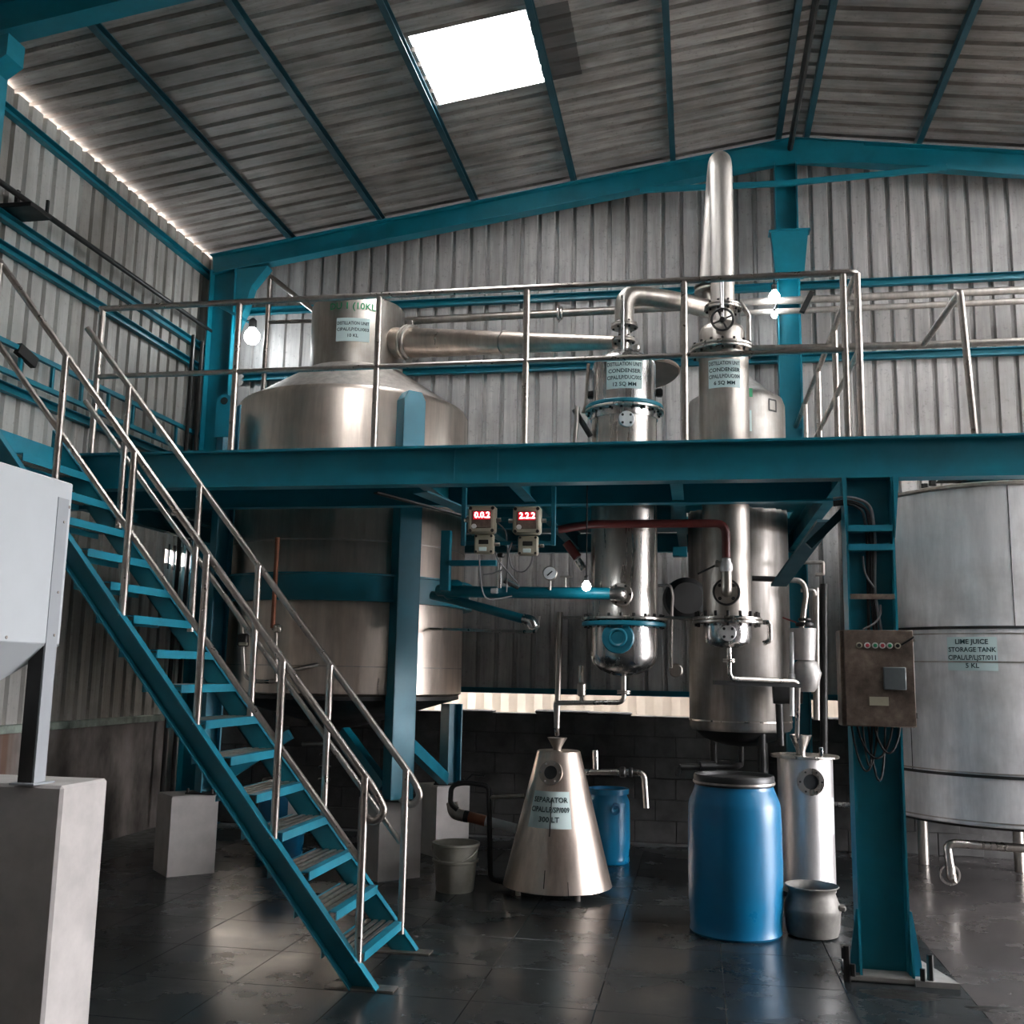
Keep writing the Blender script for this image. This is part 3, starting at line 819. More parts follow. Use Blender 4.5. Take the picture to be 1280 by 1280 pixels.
for k in range(15):
    z = 0.17 + 0.19 * k
    xf = -1.60 - z / SL + 0.05
    d = 0.235
    tr = MB().box((-0.008, YN + .006, -0.045), (0.0, YS - .006, 0.0)).box((-0.04, YN + .006, -0.008), (-0.008, YS - .006, 0.0)) if False else None
    root = bpy.data.objects.new('tread', None)
    if lip_src is None:
        lip_src = MB().box((-0.045, YN + .006, -0.006), (0.0, YS - .006, 0.0)).box((-0.006, YN + .006, -0.045), (0.0, YS - .006, -0.006)).box((-d, YN + .006, -0.045), (-d + .006, YS - .006, 0)).build('tread', 'teal_bright', None, smooth=0)
        lip_src.parent = t; lip_src.location = (xf + 1.7, -5.65, z); tread = lip_src
        bar_src = MB().bbox((-0.014, YN + .006, -0.012), (0.014, YS - .006, 0.0), 0.003).build('tread_bar', 'steel_dull', None, smooth=0)
        bar_src.parent = tread; bar_src.location = (-0.07, 0, 0)
        bars = (-0.115, -0.16, -0.205)
    else:
        tread = inst(lip_src, t, (xf + 1.7, -5.65, z)); bars = (-0.07, -0.115, -0.16, -0.205)
    for b in bars: inst(bar_src, tread, (b, 0, 0))
    bpy.data.objects.remove(root)
# landing
MB().box((-4.22, YN, 2.75), (-4.20, 6.09, 3.02)).build('landing_beam', 'teal_bright', t, smooth=0)
MB().box((-5.25, YN - .05, 2.985), (-4.22, 6.09, 3.0)).build('landing_plate', 'teal', t, smooth=0)
MB().cbar((-5.3, YN, 2.9), (-4.22, YN, 2.9), .05, .18, .01, side=1).build('landing_channel', 'teal', t, smooth=0)
# handrails
def rz(x): return 1.212 * (-0.86 - x)
for y, posts, topx in ((YN, (-1.72, -2.21, -2.69, -3.18, -3.67, -4.17), -4.19), (YS, (-1.70, -2.20, -2.70, -3.13, -3.68), -4.03)):
    xe = -1.66
    MB().tube([(topx, y, rz(topx)), (xe, y, rz(xe)), (xe + .055, y, rz(xe) - .10), (xe - .01, y, rz(xe) - .16), (xe - .07, y, rz(xe) - .115)], 0.021, 12, 0.07).build('handrail', 'rail', t)
    tm = topx if y == YN else -4.0
    MB().tube([(tm, y, rz(tm) - .47), (-1.72, y, rz(-1.72) - .44)], 0.018, 12).build('middle_rail', 'rail', t)
    for x in posts: MB().tube([(x, y - .012, edge(x) - 0.02), (x, y - .012, rz(x))], 0.021, 12).build('post', 'rail', t)
MB().tube([(-4.19, YN, rz(-4.19)), (-5.3, YN, rz(-4.19))], 0.021, 12).build('handrail', 'rail', t)

# ================================================================== distillation kettle
KX, KY, KR = -3.07, 8.72, 1.04
t = thing('distillation_kettle', 'large steel distillation kettle with conical top and labelled neck rising through the mezzanine', 'tank', (KX, KY, 0))
c0 = (KX, KY, 0)
MB().lathe([(KR - .03, 1.385), (KR, 1.41), (KR, 3.86), (KR - .03, 3.91)], c0, 96).build('shell', 'kettle', t)
MB().lathe([(0.10, 1.10), (0.16, 1.11), (KR - .02, 1.36), (KR - .02, 1.39)], c0, 64).build('bottom_cone', 'dark_steel', t)
MB().lathe([(KR - .03, 3.90), (0.46, 4.27), (0.43, 4.28)], c0, 96).build('top_cone', 'steel_matte', t)
nk = MB().lathe([(0.435, 4.26), (0.425, 4.30), (0.425, 4.88), (0.41, 4.90)], c0, 64).build('neck', 'steel_dull', t)
for z in (1.62, 3.35, 2.62): MB().ring((KX, KY, z), (0, 0, 1), KR - .01, KR + .003, 0.008, 96).build('weld_seam', 'steel_dull', t)
MB().ring((KX, KY, 2.14), (0, 0, 1), KR + .004, KR + .05, 0.21, 96).build('support_ring', 'teal', t)
MB().ring((KX, KY, 2.34), (0, 0, 1), KR + .004, KR + .08, 0.015, 96).ring((KX, KY, 2.135), (0, 0, 1), KR + .004, KR + .08, 0.015, 96).build('ring_flange', 'teal', t)
phi = 0.228
plate(nk, 0.30, 0.215, on_cyl(c0, 0.4255, 4.573, phi), lines=['DISTILLATION UNIT', 'CIPAL/LP/DU/003', '10 KL'], size=0.036, gap=1.5)
write(nk, 'stencil_lettering', ['DU 1 (10KL)'], 0.085, on_cyl(c0, 0.4255, 4.789, phi), 'green')
# vapour pipe
vp0 = Vector((KX + 0.40, KY - 0.10, 4.54)); vp1 = Vector((-0.60, 7.62, 4.13))
vt = thing('vapour_pipe', 'long tapering steel vapour pipe from the kettle neck to the wider condenser', 'pipe', tuple(vp0))
n_ = (vp1 - vp0).normalized()
MB().tube([vp0, vp0 + (vp1 - vp0) * .5, vp1], 0.142, 24, r2=0.052).build('tapered_pipe', 'copper_steel', vt)
MB().torus(vp0 + n_ * 0.16, n_, 0.148, 0.02, 24, 8).torus(vp0 + n_ * 0.20, n_, 0.146, 0.018, 24, 8).build('clamp_ring', 'steel_dull', vt)
MB().bbox(vp0 + n_ * .17 + Vector((-.02, -.03, .14)), vp0 + n_ * .17 + Vector((.03, .02, .20)), .005).bbox(vp0 + n_ * .17 + Vector((-.02, -.03, -.2)), vp0 + n_ * .17 + Vector((.03, .02, -.14)), .005).build('clamp_lug', 'steel_dull', vt)
MB().ring(vp0 + n_ * 1.25, n_, 0.05, 0.104, 0.006, 24).build('weld_seam', 'steel_dull', vt)

# kettle support columns on plinths, both turned 45 degrees like the kettle's own axis
Q = math.sqrt(.5)
def plinth(x, y, s, h, lab):
    d = s * Q
    mb = MB()
    c = .012
    mb.prism([(x, y - d), (x + d, y), (x, y + d), (x - d, y)], 0.0, h - c, 'z')
    e = d - c
    lo = [(x, y - d, h - c), (x + d, y, h - c), (x, y + d, h - c), (x - d, y, h - c)]; hi = [(x, y - e, h), (x + e, y, h), (x, y + e, h), (x - e, y, h)]
    mb.add(lo + hi, [(4, 5, 6, 7), (0, 1, 5, 4), (1, 2, 6, 5), (2, 3, 7, 6), (3, 0, 4, 7)])
    o = mb.build('concrete_plinth', 'concrete', None, smooth=0, loc=(x, y, 0))
    return tag(o, lab, 'plinth', 'concrete plinths under the kettle')
plinth(-2.42, 8.12, .37, .60, 'concrete plinth under the tall kettle column behind the lower stair flight')
plinth(-4.02, 7.86, .37, .60, 'concrete plinth under the kettle column standing near the left wall')
plinth(-2.26, 9.24, .34, .60, 'concrete plinth behind the grey bucket under the short kettle column')
def kleg(x, y, z1, w, lab, rad, lug=False):
    t = thing('support_column', lab, 'column', (x, y, 0.60), 'teal columns carrying the kettle')
    n = Vector((rad[0] * Q, rad[1] * Q, 0)); s = Vector((-n.y, n.x, 0))
    MB().bbox((x - .12, y - .12, .60), (x + .12, y + .12, .615), .003).build('base_plate', 'dark_steel', t)
    MB().ibar((x, y, .615), (x, y, z1), w, 0.14, .012, .012, tuple(n)).build('shaft', 'teal_bright', t, smooth=0)
    MB().bolts((x, y, .615), (0, 0, 1), .145, 4, .012, .03, PI / 4).build('anchor_nuts', 'dark_steel', t)
    if lug:
        pts = [(x - .07, z1 - .30), (x + .07, z1 - .30), (x + .07, z1)] + [(x + .07 * math.cos(a), z1 + .07 * math.sin(a)) for a in [i * PI / 8 for i in range(1, 8)]] + [(x - .07, z1)]
        MB().prism(pts, y - .112, y - .10).build('lifting_lug', 'teal_bright', t, smooth=0)
        MB().disc((x, y - .1125, z1 + .01), (0, -1, 0), .032, .003, 16).build('lug_eye', 'black', t)
    elif z1 > 2:
        b = Vector((x, y, z1)); vs = []
        for k, hgt in ((1.0, 0), (.6, .07)):
            for sx, sy in ((-1, -1), (1, -1), (1, 1), (-1, 1)): vs.append(b + s * (sx * w / 2 * k) + n * (sy * .07) + Vector((0, 0, hgt)))
        MB().add(vs, [(0, 1, 2, 3), (4, 5, 6, 7), (0, 1, 5, 4), (1, 2, 6, 5), (2, 3, 7, 6), (3, 0, 4, 7)]).build('cap_wedge', 'teal_bright', t, smooth=0)
        for sg in (-1, 1): MB().bar(b - Vector((0, 0, z1 - .62)) + s * (sg * (w / 2 - .004)), b + s * (sg * (w / 2 - .004)), .14, .008, tuple(s)).build('side_plate', 'teal', t, smooth=0)
    return t
k1 = kleg(-2.31, 7.94, 3.80, 0.20, 'tall teal kettle column rising past the mezzanine beam in front of the kettle', (1, -1))
k2 = kleg(-3.89, 7.90, 3.80, 0.16, 'teal kettle column with a lifting lug nearest the left wall', (-1, -1), True)
k3 = kleg(-2.20, 9.22, 1.31, 0.15, 'short teal kettle column behind the grey bucket', (1, 1))
MB().bar((-2.27, 8.06, 1.02), (-2.22, 9.08, 0.66), 0.08, 0.10).build('diagonal_brace', 'teal_bright', k1, smooth=0)
MB().bar((-2.42, 7.96, 0.70), (-2.86, 8.2, 1.10), 0.08, 0.08).build('diagonal_brace', 'teal', k1, smooth=0)
MB().bar((-3.80, 7.86, 0.68), (-3.22, 7.95, 1.08), 0.08, 0.08).build('diagonal_brace', 'teal_bright', k2, smooth=0)

# kettle side piping
t = thing('kettle_drain', 'dark valve and pipe drain under the kettle beside the stairs', 'pipe', (-2.983, 8.200, 0.548))
MB().tube([(-3.047, 8.300, 1.378), (-3.019, 8.200, 0.992), (-3.001, 8.200, 0.484)], .022, 10).build('pipe', 'dark_steel', t)
MB().tube([(-3.212, 8.200, 0.987), (-2.957, 8.200, 0.994)], .02, 10).build('branch_pipe', 'steel_dull', t)
for yy in (945, 960, 975): MB().disc(Vector((-3.009, 8.200, 0.801)) + Vector((0, 0, (960 - yy) * .0066)), (0, 0, 1), .05, .018, 16).build('flange', 'dark_steel', t)
t = thing('steam_trap', 'small valve assembly with a looped steel pipe on the kettle side', 'valve', (-3.357, 7.500, 1.813))
MB().tube([(-3.488, 7.500, 1.996), (-3.439, 7.500, 1.536), (-3.351, 7.500, 1.495), (-3.176, 7.500, 1.499), (-3.155, 7.550, 1.572), (KX + .15, KY - KR + .02, 1.633)], .016, 10, .05).build('loop_pipe', 'steel', t)
MB().bbox(Vector((-3.463, 7.500, 1.811)) - Vector((.04, .03, .05)), Vector((-3.463, 7.500, 1.811)) + Vector((.04, .03, .05)), .01).build('valve_body', 'dark_steel', t)
MB().bbox(Vector((-3.442, 7.460, 1.780)) - Vector((.035, .01, .012)), Vector((-3.442, 7.460, 1.780)) + Vector((.035, .01, .012)), .004).build('brass_tag', 'beige', t)
MB().tube([(-3.197, 7.500, 1.876), (-3.176, 7.500, 1.499)], .014, 10).disc((-3.198, 7.500, 1.888), (0, 0, 1), .035, .05).build('union', 'steel_dull', t)
t = thing('orange_pipe', 'thin rusty orange pipe standing upright beside the kettle', 'pipe', (-3.204, 7.450, 1.904))
MB().tube([(-3.204, 7.450, 2.603), (-3.204, 7.450, 1.904)], .018, 10).build('pipe', 'copper', t)
MB().bbox(Vector((-3.164, 7.450, 1.898)) - Vector((.03, .02, .03)), Vector((-3.164, 7.450, 1.898)) + Vector((.03, .02, .03)), .008).build('fitting', 'steel', t)

# ================================================================== condenser with blue hand hole
CX, CY = -0.53, 7.60
c = (CX, CY, 0)
t = thing('condenser', 'wider upright steel condenser with a blue hand hole at its foot', 'condenser', (CX, CY, 1.5))
MB().lathe([(.245, 2.0), (.245, 3.56)], c, 48).build('shell', 'steel', t)
MB().lathe([(.0, 1.585), (.08, 1.595), (.17, 1.63), (.225, 1.68), (.245, 1.74), (.245, 1.97)], c, 48).build('bottom_head', 'steel_bright', t)
fl1 = MB().disc((CX, CY, 1.99), (0, 0, 1), .315, .022, 48).build('flange', 'steel', t)
MB().disc((CX, CY, 1.945), (0, 0, 1), .31, .036, 48).build('gasket_flange', 'teal_bright', t)
MB().bolts((CX, CY, 1.935), (0, 0, 1), .285, 20, .011, .10).build('flange_bolts', 'dark_steel', t)
ph = -0.096
hd = Vector((math.sin(ph), -math.cos(ph), 0))
hh = MB().disc(Vector((CX, CY, 1.860)) + hd * .235, hd, .115, .035, 32).build('hand_hole_cover', 'teal_bright', t)
MB().torus(Vector((CX, CY, 1.860)) + hd * .272, hd, .058, .012, 24, 8).build('cover_grip', 'teal_bright', hh)
MB().disc((CX, CY, 3.555), (0, 0, 1), .30, .022, 48).build('flange', 'steel', t)
MB().disc((CX, CY, 3.58), (0, 0, 1), .295, .03, 48).build('gasket_flange', 'teal', t)
MB().bolts((CX, CY, 3.54), (0, 0, 1), .272, 20, .01, .03).build('flange_bolts', 'dark_steel', t)
MB().lathe([(.255, 3.50), (.255, 3.555)], c, 48).build('shell_collar', 'steel_bright', t)
up = MB().lathe([(.24, 3.60), (.24, 3.93), (.225, 3.965), (.17, 4.00), (.085, 4.05), (.06, 4.06)], c, 48).build('top_head', 'steel_bright', t)
plate(up, .275, .215, on_cyl(c, .2405, 3.80, .07), lines=['DISTILLATION UNIT', 'CONDENSER', 'CIPAL/LP/DUC/005', '12 SQ MM'], size=.036, gap=1.35)
MB().lathe([(.045, 4.04), (.045, 4.32)], c, 20).build('top_neck', 'steel', t)
for z, r in ((4.12, .085), (4.235, .105)):
    f_ = MB().disc((CX, CY, z), (0, 0, 1), r, .018, 24).disc((CX, CY, z + .02), (0, 0, 1), r * .95, .016, 24).build('neck_flange', 'steel_dull', t)
    MB().bolts((CX, CY, z - .012), (0, 0, 1), r * .8, 6, .009, .06).build('flange_bolts', 'dark_steel', f_)
MB().tube([(CX - .005, CY - .11, 4.02), (CX - .005, CY - .11, 4.46)], .016, 10).build('vent_stub', 'steel_bright', t)
MB().disc((CX + .10, CY - .12, 4.01), (0, 0, 1), .03, .05, 16).build('top_plug', 'steel', t)
ph = 0.136
hd = Vector((math.sin(ph), -math.cos(ph), 0))
hp = MB().disc(Vector((CX, CY, 3.455)) + hd * .235, hd, .06, .03, 24).build('blind_flange', 'steel_white', t)
MB().bolts(Vector((CX, CY, 3.455)) + hd * .262, hd, .042, 4, .010, .008, PI / 4).build('flange_bolts', 'black', hp)
# side lugs
for sx in (-1, 1):
    MB().bbox((CX + sx * .235, CY + .02, 3.70), (CX + sx * .29, CY + .09, 3.76), .012).build('lifting_lug', 'dark_steel', t)
MB().tube([(CX - .27, CY - .05, 3.95), (CX - .29, CY - .05, 3.62), (CX - .31, CY - .05, 3.56)], .013, 8).build('gauge_tube', 'steel_dull', t)
MB().tube([(-0.899, 7.500, 3.576), (-0.776, 7.500, 3.368)], .022, 10).build('branch_pipe', 'dark_steel', t)
MB().tube([(-0.869, 7.450, 3.587), (-0.890, 7.450, 3.267)], .018, 10).build('branch_pipe', 'steel', t)
# inlet nozzle low on the shell
nz = Vector((-0.533, 7.240, 2.164))
nf = MB().disc(nz + Vector((0.0, .10, 0)), (0, -1, 0), .085, .03, 24).build('inlet_flange', 'steel_dull', t)
MB().tube([nz + Vector((.0, .12, 0)), nz + Vector((0, 0, 0)), nz + Vector((-.07, 0, 0))], .05, 14, .05).build('inlet_elbow', 'steel', t)
MB().bolts(nz + Vector((0, .075, 0)), (0, -1, 0), .068, 6, .010, .012).build('flange_bolts', 'dark_steel', nf)

# round cover plate leaning behind the condenser
lc = (-0.406, 8.250, 4.056)
o = MB().disc(lc, (0.12, -0.14, -0.98), .28, .02, 40).torus(lc, (0.12, -0.14, -0.98), .275, .016, 40, 8).tube([Vector(lc) - Vector((0, 0, .02)), (lc[0], lc[1], 3.0)], .03, 10).build('round_cover', 'brown_lid', None, loc=(lc[0], lc[1], 3.0))
tag(o, 'round brown steel cover plate on a stem behind the wider condenser', 'cover plate')

# ================================================================== slimmer condenser with gooseneck
DX, DY = 0.215, 7.60
c = (DX, DY, 0)
t = thing('condenser', 'slimmer upright steel condenser with a tall gooseneck pipe and handwheel', 'condenser', (DX, DY, 1.6))
MB().lathe([(.172, 1.97), (.172, 3.0), (.183, 3.1), (.183, 4.03)], c, 40).build('shell', 'steel_dull', t)
MB().lathe([(.0, 1.80), (.10, 1.81), (.155, 1.84), (.17, 1.88), (.17, 1.99)], c, 40).build('bottom_head', 'steel_bright', t)
f2 = MB().disc((DX, DY, 1.975), (0, 0, 1), .25, .022, 40).disc((DX, DY, 2.0), (0, 0, 1), .248, .022, 40).build('flange', 'steel', t)
MB().bolts((DX, DY, 1.955), (0, 0, 1), .222, 16, .011, .105).build('flange_bolts', 'dark_steel', f2)
f3 = MB().disc((DX - .01, DY, 4.00), (0, 0, 1), .245, .022, 40).disc((DX - .01, DY, 4.025), (0, 0, 1), .243, .022, 40).build('flange', 'steel', t)
MB().bolts((DX - .01, DY, 3.98), (0, 0, 1), .218, 16, .010, .09).build('flange_bolts', 'dark_steel', f3)
MB().lathe([(.17, 4.045), (.17, 4.16), (.155, 4.20), (.10, 4.24), (.095, 4.34)], (DX - .01, DY, 0), 40).build('top_head', 'steel_dull', t)
f4 = MB().disc((DX, DY, 4.34), (0, 0, 1), .14, .02, 32).disc((DX, DY, 4.362), (0, 0, 1), .138, .02, 32).build('flange', 'steel', t)
MB().bolts((DX, DY, 4.325), (0, 0, 1), .118, 10, .009, .075).build('flange_bolts', 'dark_steel', f4)
MB().tube([(DX, DY, 4.38), (DX, DY, 5.56), (DX - .01, DY + .25, 5.66), (DX - .025, DY + .50, 5.56), (DX - .09, DY + .50, 4.72)], .088, 24, .24).build('gooseneck_pipe', 'steel_matte', t)
f5 = MB().disc((DX - .075, DY + .50, 4.72), (0, 0, 1), .14, .02, 24).disc((DX - .075, DY + .50, 4.70), (0, 0, -1), .138, .02, 24).build('flange', 'steel_dull', t)
MB().tube([(DX - .075, DY + .50, 4.70), (DX - .075, DY + .50, 4.53), (DX - .34, DY + .25, 4.53), (CX, CY, 4.52), (CX, CY, 4.27)], .074, 20, .14).build('link_pipe', 'steel_dull', t)
MB().tube([(DX + .13, DY, 4.40), (DX + .19, DY, 4.3), (DX + .19, DY, 4.04)], .02, 10).build('side_pipe', 'steel', t)
MB().bar((DX + .05, DY, 4.42), (DX + .14, DY, 4.34), .10, .02).build('shoulder_strap', 'steel_dull', t, smooth=0)
# handwheel valve
hw = Vector((DX - .01, DY - .21, 4.20))
wv = MB().tube([(DX - .01, DY - .16, 4.55), (DX - .01, DY - .2, 4.38), hw], .016, 10).build('valve_stem', 'steel_bright', t)
MB().torus(hw, (0.05, -1, -0.25), .078, .009, 28, 8).build('handwheel', 'black', t)
mb = MB()
for a in range(4):
    an = a * PI / 2 + .4
    mb.tube([hw, hw + Vector((math.cos(an) * .076, 0.005, math.sin(an) * .076))], .007, 6)
mb.disc(hw + Vector((0, .01, 0)), (0, -1, -.2), .022, .03, 12).build('wheel_spokes', 'dark_steel', t)
plate(t, .245, .215, on_cyl(c, .1835, 3.80, .0), lines=['DISTILLATION UNIT', 'CONDENSER', 'CIPAL/LP/DUC/004', '6 SQ MM'], size=.035)
# lower flanged inlet with red pipe valve
iv = Vector((DX + .0, DY - .172, 2.193))
iv.x = 0.207
ifl = MB().disc(iv + Vector((0, .02, 0)), (0, -1, 0), .09, .03, 28).build('inlet_flange', 'steel', t)
MB().torus(iv + Vector((0, -.01, 0)), (0, -1, 0), .09, .008, 28, 8).bolts(iv + Vector((0, -.008, 0)), (0, -1, 0), .066, 4, .014, .012, PI / 4).build('flange_bolts', 'black', ifl)
MB().tube([iv + Vector((0, 0, 0)), iv + Vector((0, -.07, 0)), iv + Vector((0, -.07, .14))], .038, 14, .05).build('inlet_elbow', 'steel_dull', t)
hp = MB().disc((DX, DY - .155, 1.905), (0, -1, 0), .058, .025, 24).build('blind_flange', 'steel_white', t)
MB().bolts((DX, DY - .178, 1.905), (0, -1, 0), .040, 4, .011, .008, PI / 4).build('flange_bolts', 'black', hp)
MB().tube([(DX + .25, DY, 1.99), (DX + .30, DY, 1.99), (DX + .30, DY, 1.86), (DX + .25, DY, 1.84)], .018, 10, .05).build('bypass_loop', 'steel', t)
# drain to the small receiver
MB().bar((0.115, 7.720, 1.556), (0.737, 7.850, 1.544), .06, .03).build('drip_arm', 'black', t, smooth=0)
MB().tube([(DX + .01, DY, 1.82), (DX + .01, DY, 1.585), (0.725, DY + .25, 1.575), (0.725, DY + .45, 1.17)], .018, 10, .05).build('drain_pipe', 'steel', t)
MB().disc((DX + .01, DY, 1.70), (0, 0, 1), .045, .012).disc((DX + .01, DY, 1.715), (0, 0, 1), .045, .012).build('drain_union', 'steel', t)

# red steam line
t = thing('steam_line', 'dark red steam pipe running under the mezzanine to the slimmer condenser', 'pipe', (-0.959, 7.200, 2.628))
e1 = iv + Vector((0, -.07, .24))
MB().tube([(-0.970, 7.200, 2.617), (-0.730, 7.200, 2.655), (e1.x, e1.y - .02, 2.674), e1], .03, 14, .08).build('pipe', 'red_pipe', t)
MB().lathe([(.034, 0), (.045, .02), (.045, .06), (.032, .08), (.032, .1)], iv + Vector((0, -.07, .13)), 12).build('valve_body', 'steel_white', t)
MB().disc(iv + Vector((-.04, -.075, .19)), (-1, 0, .2), .025, .04, 12).build('valve_bonnet', 'steel', t)
MB().bar(iv + Vector((-.06, -.075, .19)), iv + Vector((-.20, -.075, .12)), .02, .012).build('valve_lever', 'black', t, smooth=0)
# short red pipe pieces by the gauge
t = thing('red_pipe_stub', 'short tilted red pipe with a pale elbow near the pressure gauge', 'pipe', (-0.919, 7.600, 2.503))
MB().tube([(-0.962, 7.600, 2.575), (-0.877, 7.600, 2.460)], .035, 12).build('stub', 'red_pipe', t)
MB().tube([(-0.877, 7.600, 2.442), (-0.828, 7.600, 2.370)], .028, 10).build('elbow', 'steel', t)

# ================================================================== vessel behind
VX, VY, VR = 0.35, 8.95, 0.42
t = thing('storage_vessel', 'grey steel vessel with conical top behind the slimmer condenser', 'tank', (VX, VY, 1.0))
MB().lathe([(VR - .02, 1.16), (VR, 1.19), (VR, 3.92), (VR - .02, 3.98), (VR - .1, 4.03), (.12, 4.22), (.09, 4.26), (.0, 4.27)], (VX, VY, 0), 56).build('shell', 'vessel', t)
MB().lathe([(0, 1.02), (.15, 1.04), (.3, 1.09), (VR - .02, 1.18)], (VX, VY, 0), 48).build('dished_bottom', 'dark_steel', t)
MB().ring((VX, VY, 1.235), (0, 0, 1), VR - .01, VR + .004, .012, 56).build('weld_seam', 'steel', t)
ph = 0.496
sq = on_cyl((VX, VY), VR + .001, 3.869, .78)
for a, b in (((-.045, .04), (.045, .055)), ((-.045, -.055), (.045, -.04)), ((-.05, -.05), (-.035, .05)), ((.035, -.05), (.05, .05))):
    plate(t, b[0] - a[0], b[1] - a[1], (lambda s, h, e, a=a, b=b: sq(s + (a[0] + b[0]) / 2, h + (a[1] + b[1]) / 2, e)), 'painted_square', 'dark_steel', nseg=3)
plate(t, .07, .075, on_cyl((VX, VY), VR + .001, 3.956, .22), 'green_sticker', 'green', nseg=4)
pl = plate(t, .08, .18, on_cyl((VX, VY), VR + .001, 3.714, .18), 'name_plate', 'label', nseg=4)
MB().tube([(VX, VY - .05, 1.03), (VX, VY - .05, .88), (VX - .05, VY - .2, .88), (VX - .50, VY - .35, .87)], .025, 10, .05).build('outlet_pipe', 'dark_steel', t)
MB().tube([(VX - .22, VY - .27, .88), (VX - .34, VY - .31, .88)], .042, 10).build('outlet_valve', 'black', t)
MB().tube([(VX - .50, VY - .35, .87), (VX - .52, VY - .355, .80)], .02, 10).build('spout', 'black', t)
for a in (0.9, 2.3, 5.2):
    MB().tube([(VX + .33 * math.cos(a), VY + .33 * math.sin(a), 0.0), (VX + .33 * math.cos(a), VY + .33 * math.sin(a), 1.2)], .035, 10).build('leg', 'dark_steel', t)
MB().disc((VX - .1, VY - .25, 4.02), (0, -.2, 1), .05, .14, 16).build('top_nozzle', 'steel_white', t)

# ================================================================== teal cooling pipe and level line between kettle and condenser
t = thing('cooling_pipe', 'teal painted cooling water pipe with clamps running into the wider condenser', 'pipe', (-1.794, 7.300, 2.174))
MB().tube([(-1.918, 7.500, 2.202), (-1.565, 7.350, 2.179), nz + Vector((-.06, 0, 0))], .042, 16).build('pipe', 'teal', t)
MB().lathe([(.06, 0), (.075, .02), (.075, .10), (.05, .14)], (-1.868, 7.500, 2.208), 16, (1, 0, 0)).build('reducer', 'teal', t)
for px in (618, 690): pass
MB().bbox(Vector((-1.444, 7.310, 2.183)) - Vector((.025, .05, .02)), Vector((-1.444, 7.310, 2.183)) + Vector((.025, .01, .02)), .005).build('pipe_clamp', 'white', t)
MB().bbox(Vector((-1.027, 7.310, 2.184)) - Vector((.028, .05, .02)), Vector((-1.027, 7.310, 2.184)) + Vector((.028, .01, .02)), .005).build('pipe_clamp', 'white', t)
t = thing('sloping_pipe', 'teal pipe with a bright steel end sloping down from the kettle ring', 'pipe', (-1.841, 7.500, 2.130))
MB().tube([(-1.992, 7.600, 2.173), (-1.748, 7.500, 2.119), (-1.226, 7.300, 1.981)], .034, 14, .1).build('pipe', 'teal', t)
MB().tube([(-1.226, 7.300, 1.981), (-1.170, 7.280, 1.969), (-1.146, 7.280, 1.924)], .04, 14, .02).build('steel_elbow', 'steel_bright', t)
t = thing('thin_hook_pipe', 'thin steel pipe with a hooked end leaving the kettle side', 'pipe', (-1.840, 8.000, 1.937))
MB().tube([(KX + KR * math.cos(-.5), KY + KR * math.sin(-.5), 1.943), (-1.277, 7.800, 1.910), (-1.203, 7.800, 1.917), (-1.192, 7.800, 2.033)], .012, 8, .04).build('pipe', 'steel', t)
# pressure gauge
gp = Vector((-1.031, 7.250, 2.306))
t = thing('pressure_gauge', 'round white pressure gauge standing on the teal cooling pipe', 'gauge', tuple(gp - Vector((0, 0, .12))))
MB().disc(gp, (0, -1, 0), .052, .03, 28).build('case', 'steel_dull', t)
MB().disc(gp + Vector((0, -.0305, 0)), (0, -1, 0), .045, .002, 28).build('dial', 'white_dial', t)
MB().bar(gp + Vector((-.018, -.034, -.018)), gp + Vector((.018, -.034, .014)), .004, .008).build('needle', 'black', t, smooth=0)
MB().tube([gp + Vector((0, .0, -.05)), gp + Vector((0, .0, -.12))], .01, 8).build('stem', 'steel', t)
# valve handle above teal pipe
t = thing('valve_stand', 'small tee valve between gauge and lit bulb on the cooling pipe', 'valve', (-0.927, 7.300, 2.207))
MB().tube([(-0.927, 7.300, 2.195), (-0.928, 7.300, 2.282)], .008, 8).build('stem', 'steel_dull', t)
MB().tube([(-0.968, 7.300, 2.287), (-0.881, 7.300, 2.288)], .008, 8).build('handle', 'steel_dull', t)

# lit bulbs
def bulb(p, r, lab, cord):
    p = Vector(p)
    t = thing('light_bulb', lab, 'lamp', tuple(p), 'lit bulbs')
    MB().lathe([(0.0, -r), (r * .5, -r * .87), (r * .87, -r * .5), (r, 0), (r * .87, r * .5), (r * .5, r * .95), (r * .4, r * 1.2)], p, 20).build('globe', 'bulb', t)
    MB().lathe([(r * .45, 0), (r * .5, r * .2), (r * .5, r * 1.0), (r * .2, r * 1.3)], p + Vector((0, 0, r * 1.15)), 14).build('socket', 'black', t)
    MB().tube([p + Vector((0, 0, r * 2.3))] + cord, .005, 6).build('cord', 'cable', t)
bulb((-0.745, 7.000, 2.193), .032, 'small lit bulb hanging by the teal cooling pipe', [(-0.745, 7.0, 2.972)])
bulb((-4.673, 9.900, 5.109), .085, 'large lit bulb on the corner column', [(-4.76, 9.93, 5.30)])
bulb((0.778, 9.900, 5.292), .055, 'larger of the two lit bulbs beside the wall column', [(0.83, 9.98, 5.5)])
bulb((0.774, 9.900, 5.104), .030, 'smaller of the two lit bulbs beside the wall column', [(0.83, 9.98, 5.3)])

